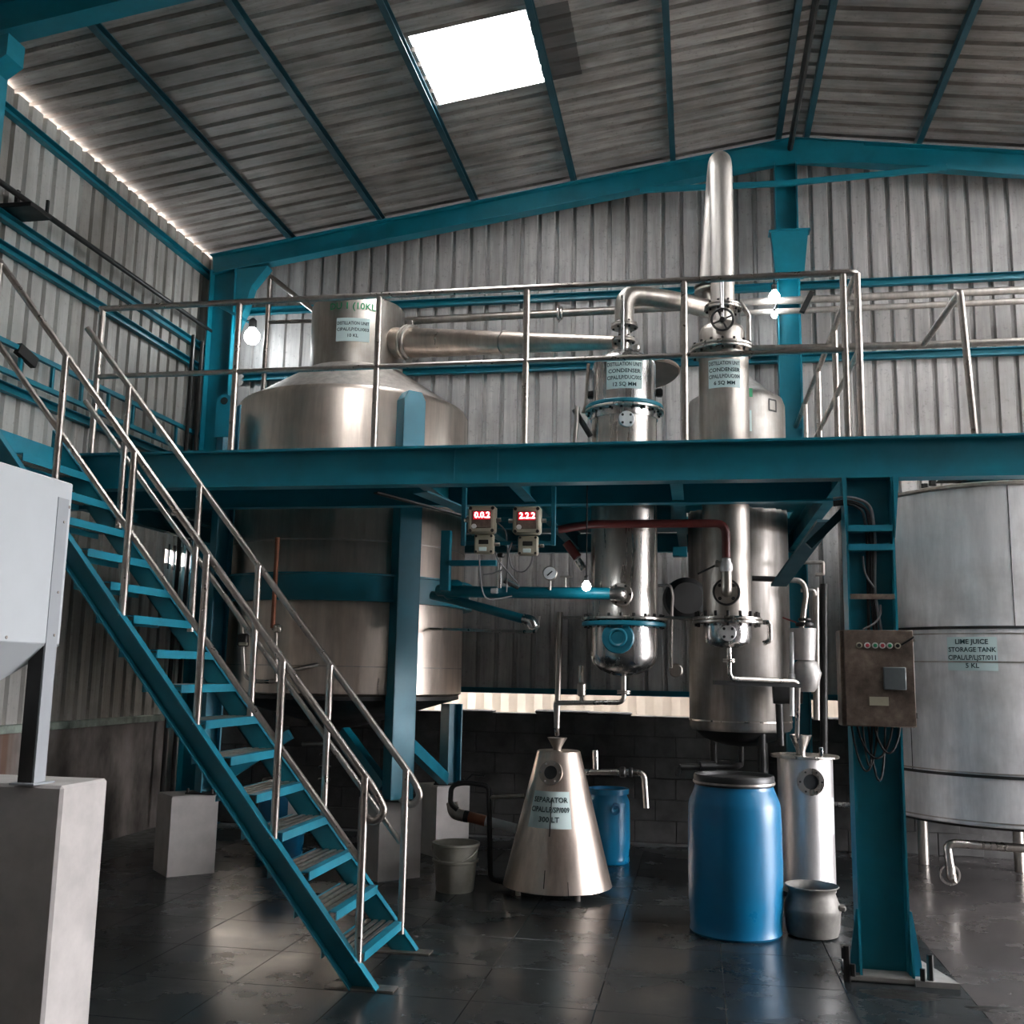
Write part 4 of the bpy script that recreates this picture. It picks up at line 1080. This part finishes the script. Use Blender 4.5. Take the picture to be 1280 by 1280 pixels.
# ================================================================== temperature indicators in their frame
t = thing('indicator_frame', 'teal square-tube frame hanging from the mezzanine beam around two digital indicators', 'frame', (-1.17, 6.26, 2.40))
for x in (-1.448, -0.875):
    MB().bbox((x - .014, 6.245, 2.385), (x + .014, 6.275, 2.756), .003).build('hanger', 'teal_bright', t)
for z in (2.55, 2.40): MB().bbox((-1.43, 6.25, z - .012), (-0.88, 6.27, z + .012), .003).build('cross_bar', 'teal_bright' if z < 2.5 else 'teal', t)
def indicator(p, q, digits, lab):
    x, z = p
    y = 6.24
    t = thing('digital_indicator', lab, 'meter', (x, y, z), 'digital indicators')
    w = .088
    b = MB().bbox((x - w, y - .07, z - w), (x + w, y, z + w), .014).build('housing', 'beige', t)
    for sx in (-1, 1):
        for sz in (-1, 1): MB().disc((x + sx * w * .80, y - .072, z + sz * w * .80), (0, -1, 0), .011, .003, 10).build('screw', 'black', b)
    MB().bbox((x - .062, y - .075, z - .055), (x + .062, y - .068, z + .055), .004).build('face_plate', 'rust_panel', t)
    s = MB().bbox((x - .052, y - .079, z - .002), (x + .056, y - .073, z + .050), .002).build('display', 'screen', t)
    write(s, 'lit_digits', [digits], .052, on_front(x + .006, y - .079, z + .024), 'digits', bold=.02)
    MB().disc((x - .045, y - .075, z - .045), (0, -1, 0), .016, .008, 14).build('knob', 'white', t)
    for sx in (-1, 1): MB().tube([(x + sx * w, y - .035, z), (x + sx * (w + .03), y - .035, z)], .014, 10).build('cable_gland', 'steel', t)
    x2, z2 = q
    v = .062
    b2 = MB().bbox((x2 - v, y - .05, z2 - v), (x2 + v, y, z2 + v), .01).build('junction_box', 'beige', t)
    for sx in (-1, 1):
        for sz in (-1, 1): MB().disc((x2 + sx * v * .78, y - .051, z2 + sz * v * .78), (0, -1, 0), .008, .003, 10).build('screw', 'black', b2)
    MB().bbox((x2 - .032, y - .053, z2 - .002), (x2 + .03, y - .048, z2 + .026), .002).build('window', 'dark_steel', b2)
    MB().bbox((x2 - .03, y - .053, z2 - .045), (x2 + .02, y - .048, z2 - .02), .002).build('rating_label', 'label', b2)
    MB().tube([(x2 + v, y - .02, z2), (x2 + v + .035, y - .02, z2)], .012, 10).build('cable_gland', 'steel', b2)
indicator((-1.315, 2.539), (-1.302, 2.388), '0.0.2', 'digital indicator in the hanging frame on the side of the kettle')
indicator((-1.031, 2.532), (-1.024, 2.377), '2.2.2', 'digital indicator in the hanging frame on the side of the pressure gauge')
t = thing('sensor_cables', 'thin grey cables looping below the digital indicators', 'cable', (-1.217, 6.300, 2.299))
for pts in ([(-1.335, 6.220, 2.325), (-1.332, 6.250, 2.168), (-1.309, 6.300, 2.037), (-1.155, 6.400, 2.080)], [(-0.996, 6.220, 2.324), (-1.010, 6.250, 2.268), (-1.063, 6.300, 2.218), (-1.140, 6.300, 2.238), (-1.167, 6.300, 2.349), (-1.132, 6.240, 2.402)],
            [(-1.228, 6.200, 2.528), (-1.170, 6.220, 2.480), (-1.167, 6.300, 2.349), (-1.182, 6.350, 2.101)], [(-1.229, 6.200, 2.338), (-1.223, 6.250, 2.293), (-1.165, 6.300, 2.223), (-1.106, 6.350, 2.152)], [(-1.323, 6.300, 2.208), (-1.267, 6.300, 2.213), (-1.201, 6.300, 2.238)]):
    MB().tube(pts, .005, 6, .08).build('cable', 'cable_grey', t)
MB().tube([(-1.228, 6.350, 2.335), (-1.229, 6.350, 2.126)], .014, 8).build('sensor_stem', 'steel_bright', t)
MB().tube([(-1.208, 6.400, 2.182), (-1.123, 6.450, 2.140)], .018, 8).build('sensor_head', 'steel_bright', t)
MB().disc((-1.222, 6.350, 2.319), (0, 0, 1), .025, .03, 12).build('sensor_cap', 'dark_steel', t)

# teal support stand right of the kettle
t = thing('pipe_stand', 'teal pipe stand beside the kettle under the mezzanine', 'frame', (-1.75, 7.25, 1.9))
xs = -1.804
MB().bbox((xs - .035, 7.22, 2.18), (xs + .035, 7.28, 2.62), .004).build('upright', 'teal', t)
MB().bbox((xs, 7.22, 2.381 - .02), (xs + .38, 7.27, 2.381 + .02), .004).build('arm', 'teal', t)

# ================================================================== drain of wide condenser into separator
t = thing('condensate_line', 'steel condensate pipe dropping from the wider condenser into the separator funnel', 'pipe', (-1.012, 7.600, 1.090))
MB().tube([(CX, CY, 1.59), (CX, CY, 1.40), (-1.02, 7.6, 1.385), (-1.045, 7.7, 1.385), (-1.05, 7.85, 1.14)], .018, 10, .05).build('drain_pipe', 'steel', t)
MB().disc((CX, CY, 1.46), (0, 0, 1), .05, .012).disc((CX, CY, 1.475), (0, 0, 1), .05, .012).build('union', 'steel', t)
MB().tube([(-1.012, 7.650, 2.056), (-1.03, 7.68, 1.2)], .021, 12).build('riser', 'steel_dull', t)
MB().tube([(-1.012, 7.650, 2.038), (-0.987, 7.650, 2.014), (-0.796, 7.600, 2.013)], .012, 8, .03).build('balance_pipe', 'steel_dull', t)
MB().tube([(-0.846, 7.600, 1.660), (-0.838, 7.600, 1.393)], .016, 8).build('vent_pipe', 'steel', t)
MB().lathe([(.02, -.05), (.032, -.04), (.032, .04), (.02, .05)], (-0.839, 7.600, 1.486), 12).build('vent_valve', 'steel_dull', t)
o = MB().tube([(-0.284, 7.600, 2.017), (0.050, 7.600, 2.014)], .012, 8).build('link_tube', 'steel_dull', None, loc=(-0.284, 7.600, 2.017))
tag(o, 'thin steel tube linking the lower flanges of the two condensers', 'pipe')
t = thing('blower_motor', 'dark round motor with a steel guard between the two condensers', 'motor', (-0.133, 8.300, 2.197))
MB().disc(Vector((-0.116, 8.500, 2.212)), (.2, -1, 0), .17, .22, 28).build('casing', 'black', t)
MB().tube([(-0.306, 8.200, 2.303), (-0.205, 8.200, 2.310), (-0.187, 8.200, 2.221), (-0.194, 8.200, 2.127), (-0.203, 8.200, 1.658)], .012, 8, .03).build('guard_tube', 'steel', t)
MB().disc((-0.167, 8.250, 1.640), (0, -1, 0), .055, .05, 20).build('dial', 'steel_dull', t)
MB().bbox(Vector((-0.135, 8.600, 2.619)) - Vector((.06, .05, .04)), Vector((-0.135, 8.600, 2.619)) + Vector((.06, .05, .04)), .005).build('terminal_box', 'teal', t)

# ================================================================== separator
SX, SY = -1.04, 7.88
t = thing('separator', 'conical steel separator with sight glass and name label on the floor', 'separator', (SX, SY, 0))
S0, S1, SH0, SH1 = 0.405, 0.163, 0.05, 1.02
MB().lathe([(S0 - .01, SH0), (S0, SH0 + .004), (S1, SH1), (S1 - .01, SH1 + .006), (.0, SH1 + .008)], (SX, SY, 0), 64).build('cone_shell', 'copper_steel', t)
for a in (0.6, 2.2, 3.8, 5.3): MB().tube([(SX + .33 * math.cos(a), SY + .33 * math.sin(a), 0), (SX + .33 * math.cos(a), SY + .33 * math.sin(a), .06)], .02, 8).build('foot', 'steel', t)
ph = -0.094
plate(t, .31, .255, on_cone((SX, SY), S0, S1, SH0, SH1, 0.618, ph - .02), lines=['SEPARATOR', 'CIPAL/LP/SP/009', '300 LT'], size=.044, gap=1.45)
for pw, ph_, zc, da in ((.007, .26, 0.569, .03), (.006, .12, 0.154, -.02), (.005, .10, 0.093, .42)):
    plate(t, pw, ph_, on_cone((SX, SY), S0 + .002, S1 + .002, SH0, SH1, zc, ph + da), 'drip_stain', 'dark_steel', nseg=2, lift=.002)
pos = on_cone((SX, SY), S0, S1, SH0, SH1, 0.875, ph - .05)
pc = Vector(pos(0, 0, 0)); ax = Vector((math.sin(ph - .05), -math.cos(ph - .05), .25))
sg = MB().ring(pc - ax * .01, ax, .05, .088, .03, 28).build('sight_glass_flange', 'steel_dull', t)
MB().disc(pc - ax * .006, ax, .055, .02, 24).build('glass', 'sight_glass', sg)
MB().bolts(pc + ax * .018, ax, .072, 6, .008, .008).build('flange_bolts', 'steel_bright', sg)
MB().lathe([(.03, 1.025), (.035, 1.05), (.075, 1.12), (.068, 1.12), (.03, 1.06)], (SX - .01, SY - .02, 0), 20).build('funnel', 'steel_dull', t)
MB().tube([(SX + .16, SY, .87), (-0.489, 7.900, 0.882), (-0.400, 7.900, 0.874), (-0.383, 7.900, 0.626)], .022, 12, .06).build('outlet_pipe', 'steel', t)
MB().tube([(-0.759, 7.900, 0.867), (-0.766, 7.900, 1.031)], .024, 12).build('outlet_vent', 'steel_bright', t)
MB().disc((-0.585, 7.900, 0.879), (1, 0, 0), .04, .05, 14).disc((-0.513, 7.900, 0.881), (1, 0, 0), .036, .03, 14).build('outlet_valve', 'dark_steel', t)
MB().tube([(-1.818, 7.900, 0.556), (-1.876, 7.900, 0.596), (-1.873, 7.900, 0.733), (-1.773, 7.900, 0.760), (-1.578, 7.900, 0.744), (-1.551, 7.900, 0.054), (-1.385, 7.900, 0.039)], .02, 10, .05).build('overflow_pipe', 'dark_steel', t)
MB().tube([(-1.570, 7.900, 0.655), (-1.304, 7.900, 0.677)], .016, 10).build('return_pipe', 'steel_dull', t)
MB().tube([(-1.755, 7.900, 0.779), (-1.712, 7.900, 0.822), (-1.611, 7.900, 0.814)], .009, 8).build('valve_lever', 'black', t)
t = thing('sleeved_pipe', 'pale pipe with an orange sleeve lying low behind the bucket', 'pipe', (-1.683, 8.100, 0.465))
MB().tube([(-1.910, 8.100, 0.583), (-1.895, 8.100, 0.498), (-1.811, 8.100, 0.483)], .045, 14, .06).build('elbow', 'steel_dull', t)
MB().tube([(-1.811, 8.100, 0.483), (-1.773, 8.100, 0.479)], .045, 14).build('coupling', 'dark_steel', t)
MB().tube([(-1.773, 8.100, 0.479), (-1.638, 8.100, 0.454)], .042, 14).build('orange_sleeve', 'copper', t)
MB().tube([(-1.638, 8.100, 0.454), (-1.396, 8.100, 0.405)], .038, 14).build('pipe', 'white', t)

# ================================================================== drums, pot, bucket
def drum(name, x, y, R, H, mat, lab, lid=True, seg=48):
    t = thing(name, lab, 'drum', (x, y, 0), 'blue plastic drums')
    c = (x, y, 0)
    MB().lathe([(0, 0.0), (R * .94, 0.0), (R * .985, .015), (R * .97, .04), (R * .97, .08), (R * 1.0, H * .2), (R * 1.01, H * .4), (R * 1.0, H * .68), (R * .99, H * .80), (R * .97, H * .83), (R * .865, H * .905), (R * .845, H * .925), (R * .845, H * .955)], c, seg).build('body', mat, t)
    if lid:
        MB().lathe([(R * .845, H * .93), (R * .865, H * .935), (R * .875, H * .96), (R * .875, H * .985), (R * .85, H), (R * .81, H * .995), (R * .78, H * .975), (0, H * .97)], c, seg).build('lid', 'black', t)
        MB().ring((x, y, H * .945), (0, 0, 1), R * .85, R * .89, .012, seg).build('clamp_ring', 'steel_dull', t)
    return t
drum('plastic_drum', 0.225, 6.985, 0.295, 0.975, 'blue', 'large blue plastic drum with a black lid beside the aluminium pot')
d2 = drum('plastic_drum', -0.775, 9.22, 0.185, 0.62, 'blue_bright', 'small bright blue drum without lid behind the separator', False)
MB().ring((-0.775, 9.22, .575), (0, 0, 1), .155, .178, .045, 40).build('rim', 'blue_bright', d2)
MB().torus((-0.70, 9.05, .46), (0.4, -1, 0), .035, .012, 20, 8).torus((-0.70, 9.05, .49), (0.4, -1, 0), .018, .01, 16, 8).build('bung_handle', 'blue', d2)
d3 = drum('plastic_drum', -3.529, 8.6, 0.20, 0.66, 'blue', 'blue drum with a white label behind the stairs', True)
plate(d3, .10, .16, on_cyl((-3.529, 8.6), .201, .42, .9), 'label_patch', 'white')
t = thing('aluminium_pot', 'dented grey aluminium cooking pot next to the platform column', 'pot', (0.70, 7.02, 0))
MB().lathe([(0, 0), (.13, 0), (.155, .01), (.165, .05), (.172, .14), (.180, .165), (.176, .175), (.150, .24), (.143, .262), (.150, .285), (.168, .30), (.163, .305), (.140, .275), (.137, .255), (.16, .18), (.165, .1), (.14, .02), (0, .015)], (0.70, 7.02, 0), 40).build('body', 'alu', t)
MB().bbox((0.85, 6.93, .17), (0.895, 7.03, .20), .008).build('handle', 'alu', t)
t = thing('bucket', 'grubby grey plastic bucket on the floor near the stair foot', 'bucket', (-1.785, 7.73, 0))
MB().lathe([(0, .0), (.135, .0), (.14, .01), (.158, .205), (.172, .21), (.174, .225), (.160, .23), (.168, .325), (.180, .33), (.180, .345), (.165, .345), (.150, .2), (.13, .02), (0, .02)], (-1.785, 7.73, 0), 40).build('body', 'bucket', t)
MB().tube([(-1.785 - .178 * math.cos(a), 7.73 - .178 * math.sin(a) * .85, .33 - .11 * math.sin(a)) for a in [i * PI / 12 for i in range(13)]], .005, 6).build('bail_handle', 'steel_dull', t)

# ================================================================== slim receiver tank
RX, RY, RR = 0.80, 8.30, 0.205
t = thing('receiver_tank', 'slim upright steel receiver tank with round sight glass and funnel on its lid', 'tank', (RX, RY, 0))
MB().lathe([(0, .03), (RR, .03), (RR, 1.0)], (RX, RY, 0), 48).build('shell', 'steel_pale', t)
MB().disc((RX, RY, 1.0), (0, 0, 1), .255, .02, 40).build('lid', 'steel', t)
MB().lathe([(.035, 1.02), (.035, 1.05), (.085, 1.17), (.078, 1.17), (.03, 1.06)], (RX - .03, RY - .03, 0), 24).build('funnel', 'steel', t)
MB().bbox((RX + .09, RY - .17, 1.02), (RX + .12, RY - .14, 1.09), .005).build('lid_catch', 'steel_bright', t)
ph = 0.092
hd = Vector((math.sin(ph), -math.cos(ph), 0)); pc = Vector((RX, RY, 0.839)) + hd * .19
sg = MB().ring(pc, hd, .055, .10, .03, 32).build('sight_glass_flange', 'steel', t)
MB().disc(pc, hd, .06, .02, 24).build('glass', 'sight_glass', sg)
MB().bolts(pc + hd * .03, hd, .08, 6, .008, .008).build('flange_bolts', 'dark_steel', sg)
plate(t, .12, .26, on_cyl((RX, RY), RR + .001, 0.586, .9), 'name_plate', 'label')
for a in (.8, 2.4, 4.0, 5.5): MB().disc((RX + .15 * math.cos(a), RY + .15 * math.sin(a), 0), (0, 0, 1), .03, .03, 10).build('foot', 'dark_steel', t)
MB().tube([(RX + .2, RY, .66), (RX + .42, RY, .66)], .018, 8).build('side_pipe', 'steel_bright', t)

# ---- dark pipework between vessel and column
t = thing('jacketed_trap', 'insulated two-piece steel can with a valve under the mezzanine near the column', 'valve', (0.786, 8.200, 1.494))
ct = Vector((0.792, 8.200, 1.736))
MB().lathe([(.085, .0), (.10, .24), (.06, .24)], ct - Vector((0, 0, .0)) + Vector((.01, 0, .0)), 24).build('upper_jacket', 'cloth_white', t)
MB().lathe([(.05, -.24), (.085, -.20), (.11, -.10), (.085, -.02), (.06, .0)], ct + Vector((.03, 0, 0)), 24).build('lower_jacket', 'cloth_white', t)
MB().tube([(0.715, 8.150, 1.946), (0.701, 8.150, 1.314)], .018, 10).disc((0.707, 8.150, 1.583), (0, 0, 1), .028, .05, 12).build('gauge_pipe', 'steel_white', t)
MB().tube([ct + Vector((0, 0, .24)), (0.835, 8.200, 2.257), (0.807, 8.200, 2.344), (0.639, 8.200, 2.356)], .022, 10, .08).build('feed_pipe', 'steel_dull', t)
MB().disc((0.816, 8.200, 1.992), (0, 0, 1), .07, .03, 16).disc((0.817, 8.200, 2.035), (0, 0, 1), .05, .02, 16).build('flange', 'dark_steel', t)
MB().bar((0.642, 8.100, 2.053), (0.742, 8.100, 2.017), .02, .012).build('valve_lever', 'red_pipe', t, smooth=0)
t = thing('standpipes', 'pair of dark standpipes with steel brackets left of the platform column', 'pipe', (0.958, 8.600, 1.397))
MB().tube([(0.952, 8.600, 2.322), (0.930, 8.600, 1.272)], .028, 10).build('standpipe', 'steel_dull', t)
MB().tube([(1.015, 8.600, 2.355), (0.971, 8.600, 0.779)], .03, 10).build('standpipe', 'dark_steel', t)
MB().tube([(0.827, 8.550, 2.298), (0.933, 8.550, 2.299), (0.944, 8.550, 2.254)], .016, 8, .03).build('bracket_pipe', 'steel', t)
MB().tube([(0.759, 8.500, 2.520), (1.002, 8.500, 2.520), (0.999, 8.500, 2.423), (0.937, 8.500, 2.423)], .016, 8, .02).build('bracket_pipe', 'steel_dull', t)
t = thing('insulated_pipe', 'short fat black insulated pipe crossing beside the storage vessel', 'pipe', (0.699, 8.450, 1.457))
MB().tube([(0.584, 8.450, 1.480), (0.804, 8.450, 1.484)], .085, 16).build('insulation', 'black', t)
MB().tube([(0.631, 8.450, 1.394), (0.636, 8.450, 1.074)], .03, 10).build('drop_pipe', 'dark_steel', t)
MB().tube([(0.437, 8.400, 2.381), (0.654, 8.400, 2.375)], .022, 8).build('branch', 'black', t)

# ================================================================== lime juice tank
LX, LY, LR = 2.50, 9.25, 0.97
t = thing('juice_tank', 'tall pale steel lime juice storage tank on legs behind the platform column', 'tank', (LX, LY, 0))
L0, L1 = 0.53, 3.12
sh = MB().lathe([(LR - .02, L0), (LR, L0 + .01), (LR, L1)], (LX, LY, 0), 96).build('shell', 'steel_white', t)
MB().lathe([(LR, L1 - .03), (LR + .025, L1 - .02), (LR + .025, L1), (LR - .1, L1 + .03), (.2, L1 + .12), (0, L1 + .12)], (LX, LY, 0), 96).build('lid', 'steel_dull', t)
MB().lathe([(0, L0 - .06), (LR - .05, L0 - .02), (LR - .03, L0 + .005)], (LX, LY, 0), 64).build('bottom', 'dark_steel', t)
for z, m in ((1.995, 'dark_steel'), (1.955, 'steel_dull'), (1.74, 'steel_dull'), (0.915, 'steel_dull'), (0.885, 'dark_steel'), (0.56, 'steel_dull')):
    MB().ring((LX, LY, z), (0, 0, 1), LR - .01, LR + (.010 if m == 'dark_steel' else .006), .022 if m == 'dark_steel' else .010, 96).build('seam_band', m, t)
for a, z0, z1 in ((-1.72, 2.0, L1 - .03), (-2.6, 0.9, 2.0)):
    MB().tube([(LX + LR * math.cos(a), LY + LR * math.sin(a), z0), (LX + LR * math.cos(a), LY + LR * math.sin(a), z1)], .004, 6).build('weld_seam', 'dark_steel', t)
ph = -0.469
plate(sh, .36, .255, on_cyl((LX, LY), LR + .001, 1.806, ph), lines=['LIME JUICE', 'STORAGE TANK', 'CIPAL/LP/LJST/011', '5 KL'], size=.044, gap=1.3)
for lx, ly in ((2.70, 9.75), (3.15, 9.0), (3.2, 9.7), (1.95, 9.9)):
    MB().tube([(lx, ly, 0), (lx, ly, L0)], .045, 14).build('leg', 'steel_dull', t)
pl = [(2.498, 8.500, 0.369), (1.892, 8.500, 0.387), (1.845, 8.500, 0.362), (1.861, 8.500, 0.206)]
op = MB().tube(pl, .032, 14, .06).build('outlet_pipe', 'steel', t)
MB().ring(Vector((1.853, 8.500, 0.159)), (0.1, -1, .1), .062, .078, .015, 28).build('outlet_ring', 'steel', op)
MB().tube([(1.862, 8.500, 0.217), (1.863, 8.500, 0.131), (1.893, 8.480, 0.136)], .034, 12, .03).build('outlet_elbow', 'steel_dull', op)
t2 = thing('agitator_motor', 'dark teal agitator motor on the lid of the lime juice tank', 'motor', (2.30, 8.75, L1 + .04))
MB().bbox((2.14, 8.62, L1 + .085), (2.50, 8.88, L1 + .35), .02).build('gear_box', 'teal', t2)
MB().prism([(2.14, L1 + .085), (2.14, L1 + .28), (1.94, L1 + .085)], 8.7, 8.8).prism([(2.5, L1 + .085), (2.5, L1 + .2), (2.62, L1 + .085)], 8.7, 8.8).build('mounting_bracket', 'dark_steel', t2, smooth=0)
MB().bolts((2.3, 8.85, L1 + .05), (0, 0, 1), .42, 9, .03, .07).build('lid_clamps', 'dark_steel', t2)

# ================================================================== control panel on the column
t = thing('control_panel', 'dusty brown control panel with push buttons on the platform column', 'control panel', (0.965, 6.0, 1.35))
x0, x1, z0, z1, yf, yb = 0.795, 1.155, 1.345, 1.865, 5.92, 6.09
MB().bbox((x0 - .02, yf + .012, z0), (x1, yb, z1), .004).build('enclosure', 'rust_panel', t)
dr = MB().bbox((x0, yf, z0 + .004), (x1 + .004, yf + .014, z1 + .002), .003).build('door', 'rust_panel', t)
bx = [0.875, 0.918, 0.959, 0.997, 1.035, 1.076]
for x, m in zip(bx, ('dark_steel', 'red_button', 'green_button', 'red_button', 'green_button', 'dark_steel')):
    z = 1.783
    rb = MB().ring((x, yf, z), (0, -1, 0), .010, .0165, .008, 20).build('button_bezel', 'steel_white' if m != 'dark_steel' else 'beige', dr)
    MB().disc((x, yf, z), (0, -1, 0), .0105, .011, 16).build('push_button', m, t)
MB().bbox((0.995, yf - .022, 1.545), (1.111, yf, 1.667), .004).build('meter_cover', 'grey_box', dr)
MB().bbox((0.919, yf - .003, 1.459), (1.019, yf + .001, 1.506), .001).build('type_plate', 'beige', dr)
MB().tube([(1.094, 5.900, 1.788), (1.152, 5.850, 1.830)], .006, 6).build('selector_lever', 'black', dr)
for z in (z0 + .05, z1 - .06): MB().tube([(x1 + .008, yf + .01, z), (x1 + .008, yf + .01, z + .03)], .007, 8).build('hinge', 'dark_steel', dr)
t = thing('panel_cables', 'black cables hanging in loops under the control panel', 'cable', (0.97, 6.06, 1.2))
for xa, xb, zb in ((.84, .98, 1.10), (.87, 1.06, 1.17), (.93, 1.02, 1.05), (.96, 1.10, 1.20), (.90, .95, 1.13)):
    pts = []
    for i in range(13):
        u = i / 12; pts.append((xa + (xb - xa) * u, 6.06 - .02 * math.sin(u * PI), 1.35 - (1.35 - zb) * math.sin(u * PI) ** .7))
    MB().tube(pts, .0065, 6).build('cable', 'cable', t)
t = thing('column_cables', 'bundle of cables running down inside the platform column', 'cable', (0.99, 6.15, 2.6))
for dx, dz, m in ((0, 0, 'cable'), (.02, .02, 'cable'), (.045, .04, 'cable_grey'), (.03, .01, 'cable')):
    MB().tube([(0.79, 6.14, 2.60 + dz), (0.88, 6.14, 2.61 + dz), (0.955 + dx, 6.14, 2.57 + dz), (0.975 + dx, 6.15, 2.42), (0.97 + dx * .8, 6.16, 2.10), (0.965 + dx * 1.5, 6.15, 1.87)], .0085, 8, .07).build('cable', m, t)
MB().tube([(0.945, 6.14, 2.30), (0.95, 6.14, 2.2), (1.0, 6.14, 2.12)], .006, 6, .05).build('cable', 'cable_grey', t)
MB().tube([(0.93, 6.12, 1.88), (0.99, 6.11, 1.91), (1.03, 6.12, 1.96), (1.03, 6.13, 2.02)], .006, 6, .03).build('cable', 'cable_grey', t)

# ================================================================== grey hopper with its post and plinth in the foreground
HX = -2.66
pt = MB().bbox((-3.45, 3.86, 0), (-2.52, 4.19, 1.115), .012).build('concrete_plinth', 'concrete', None, smooth=0, loc=(-2.9, 4.0, 0))
tag(pt, 'tall pale concrete plinth under the grey hopper post', 'plinth')
t = thing('hopper', 'pale grey sheet metal hopper with sloping bottom on a grey angle post', 'hopper', (-3.2, 3.5, 1.115))
y0, y1 = 2.9, 3.97
zt, zb = 2.375, 1.68
MB().bbox((-3.75, y0, zb), (HX, y1, zt), .006).build('bin', 'hopper', t)
yc = (y0 + y1) / 2
vs = [(-3.75, y0, zb), (HX, y0, zb), (HX, y1, zb), (-3.75, y1, zb), (-3.3, yc - .1, 1.25), (-3.1, yc - .1, 1.25), (-3.1, yc + .1, 1.25), (-3.3, yc + .1, 1.25)]
MB().add(vs, [(3, 2, 1, 0), (4, 5, 6, 7), (0, 1, 5, 4), (1, 2, 6, 5), (2, 3, 7, 6), (3, 0, 4, 7)]).build('sloping_bottom', 'hopper', t, smooth=0)
ps = MB().box((HX - .006, 3.87, 1.115), (HX + .003, 3.945, 2.30)).build('angle_post', 'hopper_post', t, smooth=0)
MB().box((HX - .07, 3.868, 1.115), (HX - .006, 3.876, 2.30)).build('angle_flange', 'dark_steel', ps, smooth=0)
MB().box((HX - .08, 3.83, 1.115), (HX + .03, 3.97, 1.122)).build('foot_plate', 'hopper_post', ps, smooth=0)
for z in (1.72, 1.9, 2.2): MB().disc((HX + .003, 3.92, z), (1, 0, 0), .006, .004, 8).build('rivet', 'steel_dull', ps)
MB().disc((HX, 3.62, 1.70), (1, 0, 0), .007, .004, 8).disc((HX, 3.95, 2.27), (1, 0, 0), .007, .004, 8).build('rivet', 'steel_dull', t)
for x, y in ((-3.70, 3.95), (-3.70, 2.95)):
    MB().box((x - .03, y - .03, 0.0), (x + .03, y + .03, 1.7)).build('rear_post', 'hopper_post', t, smooth=0)
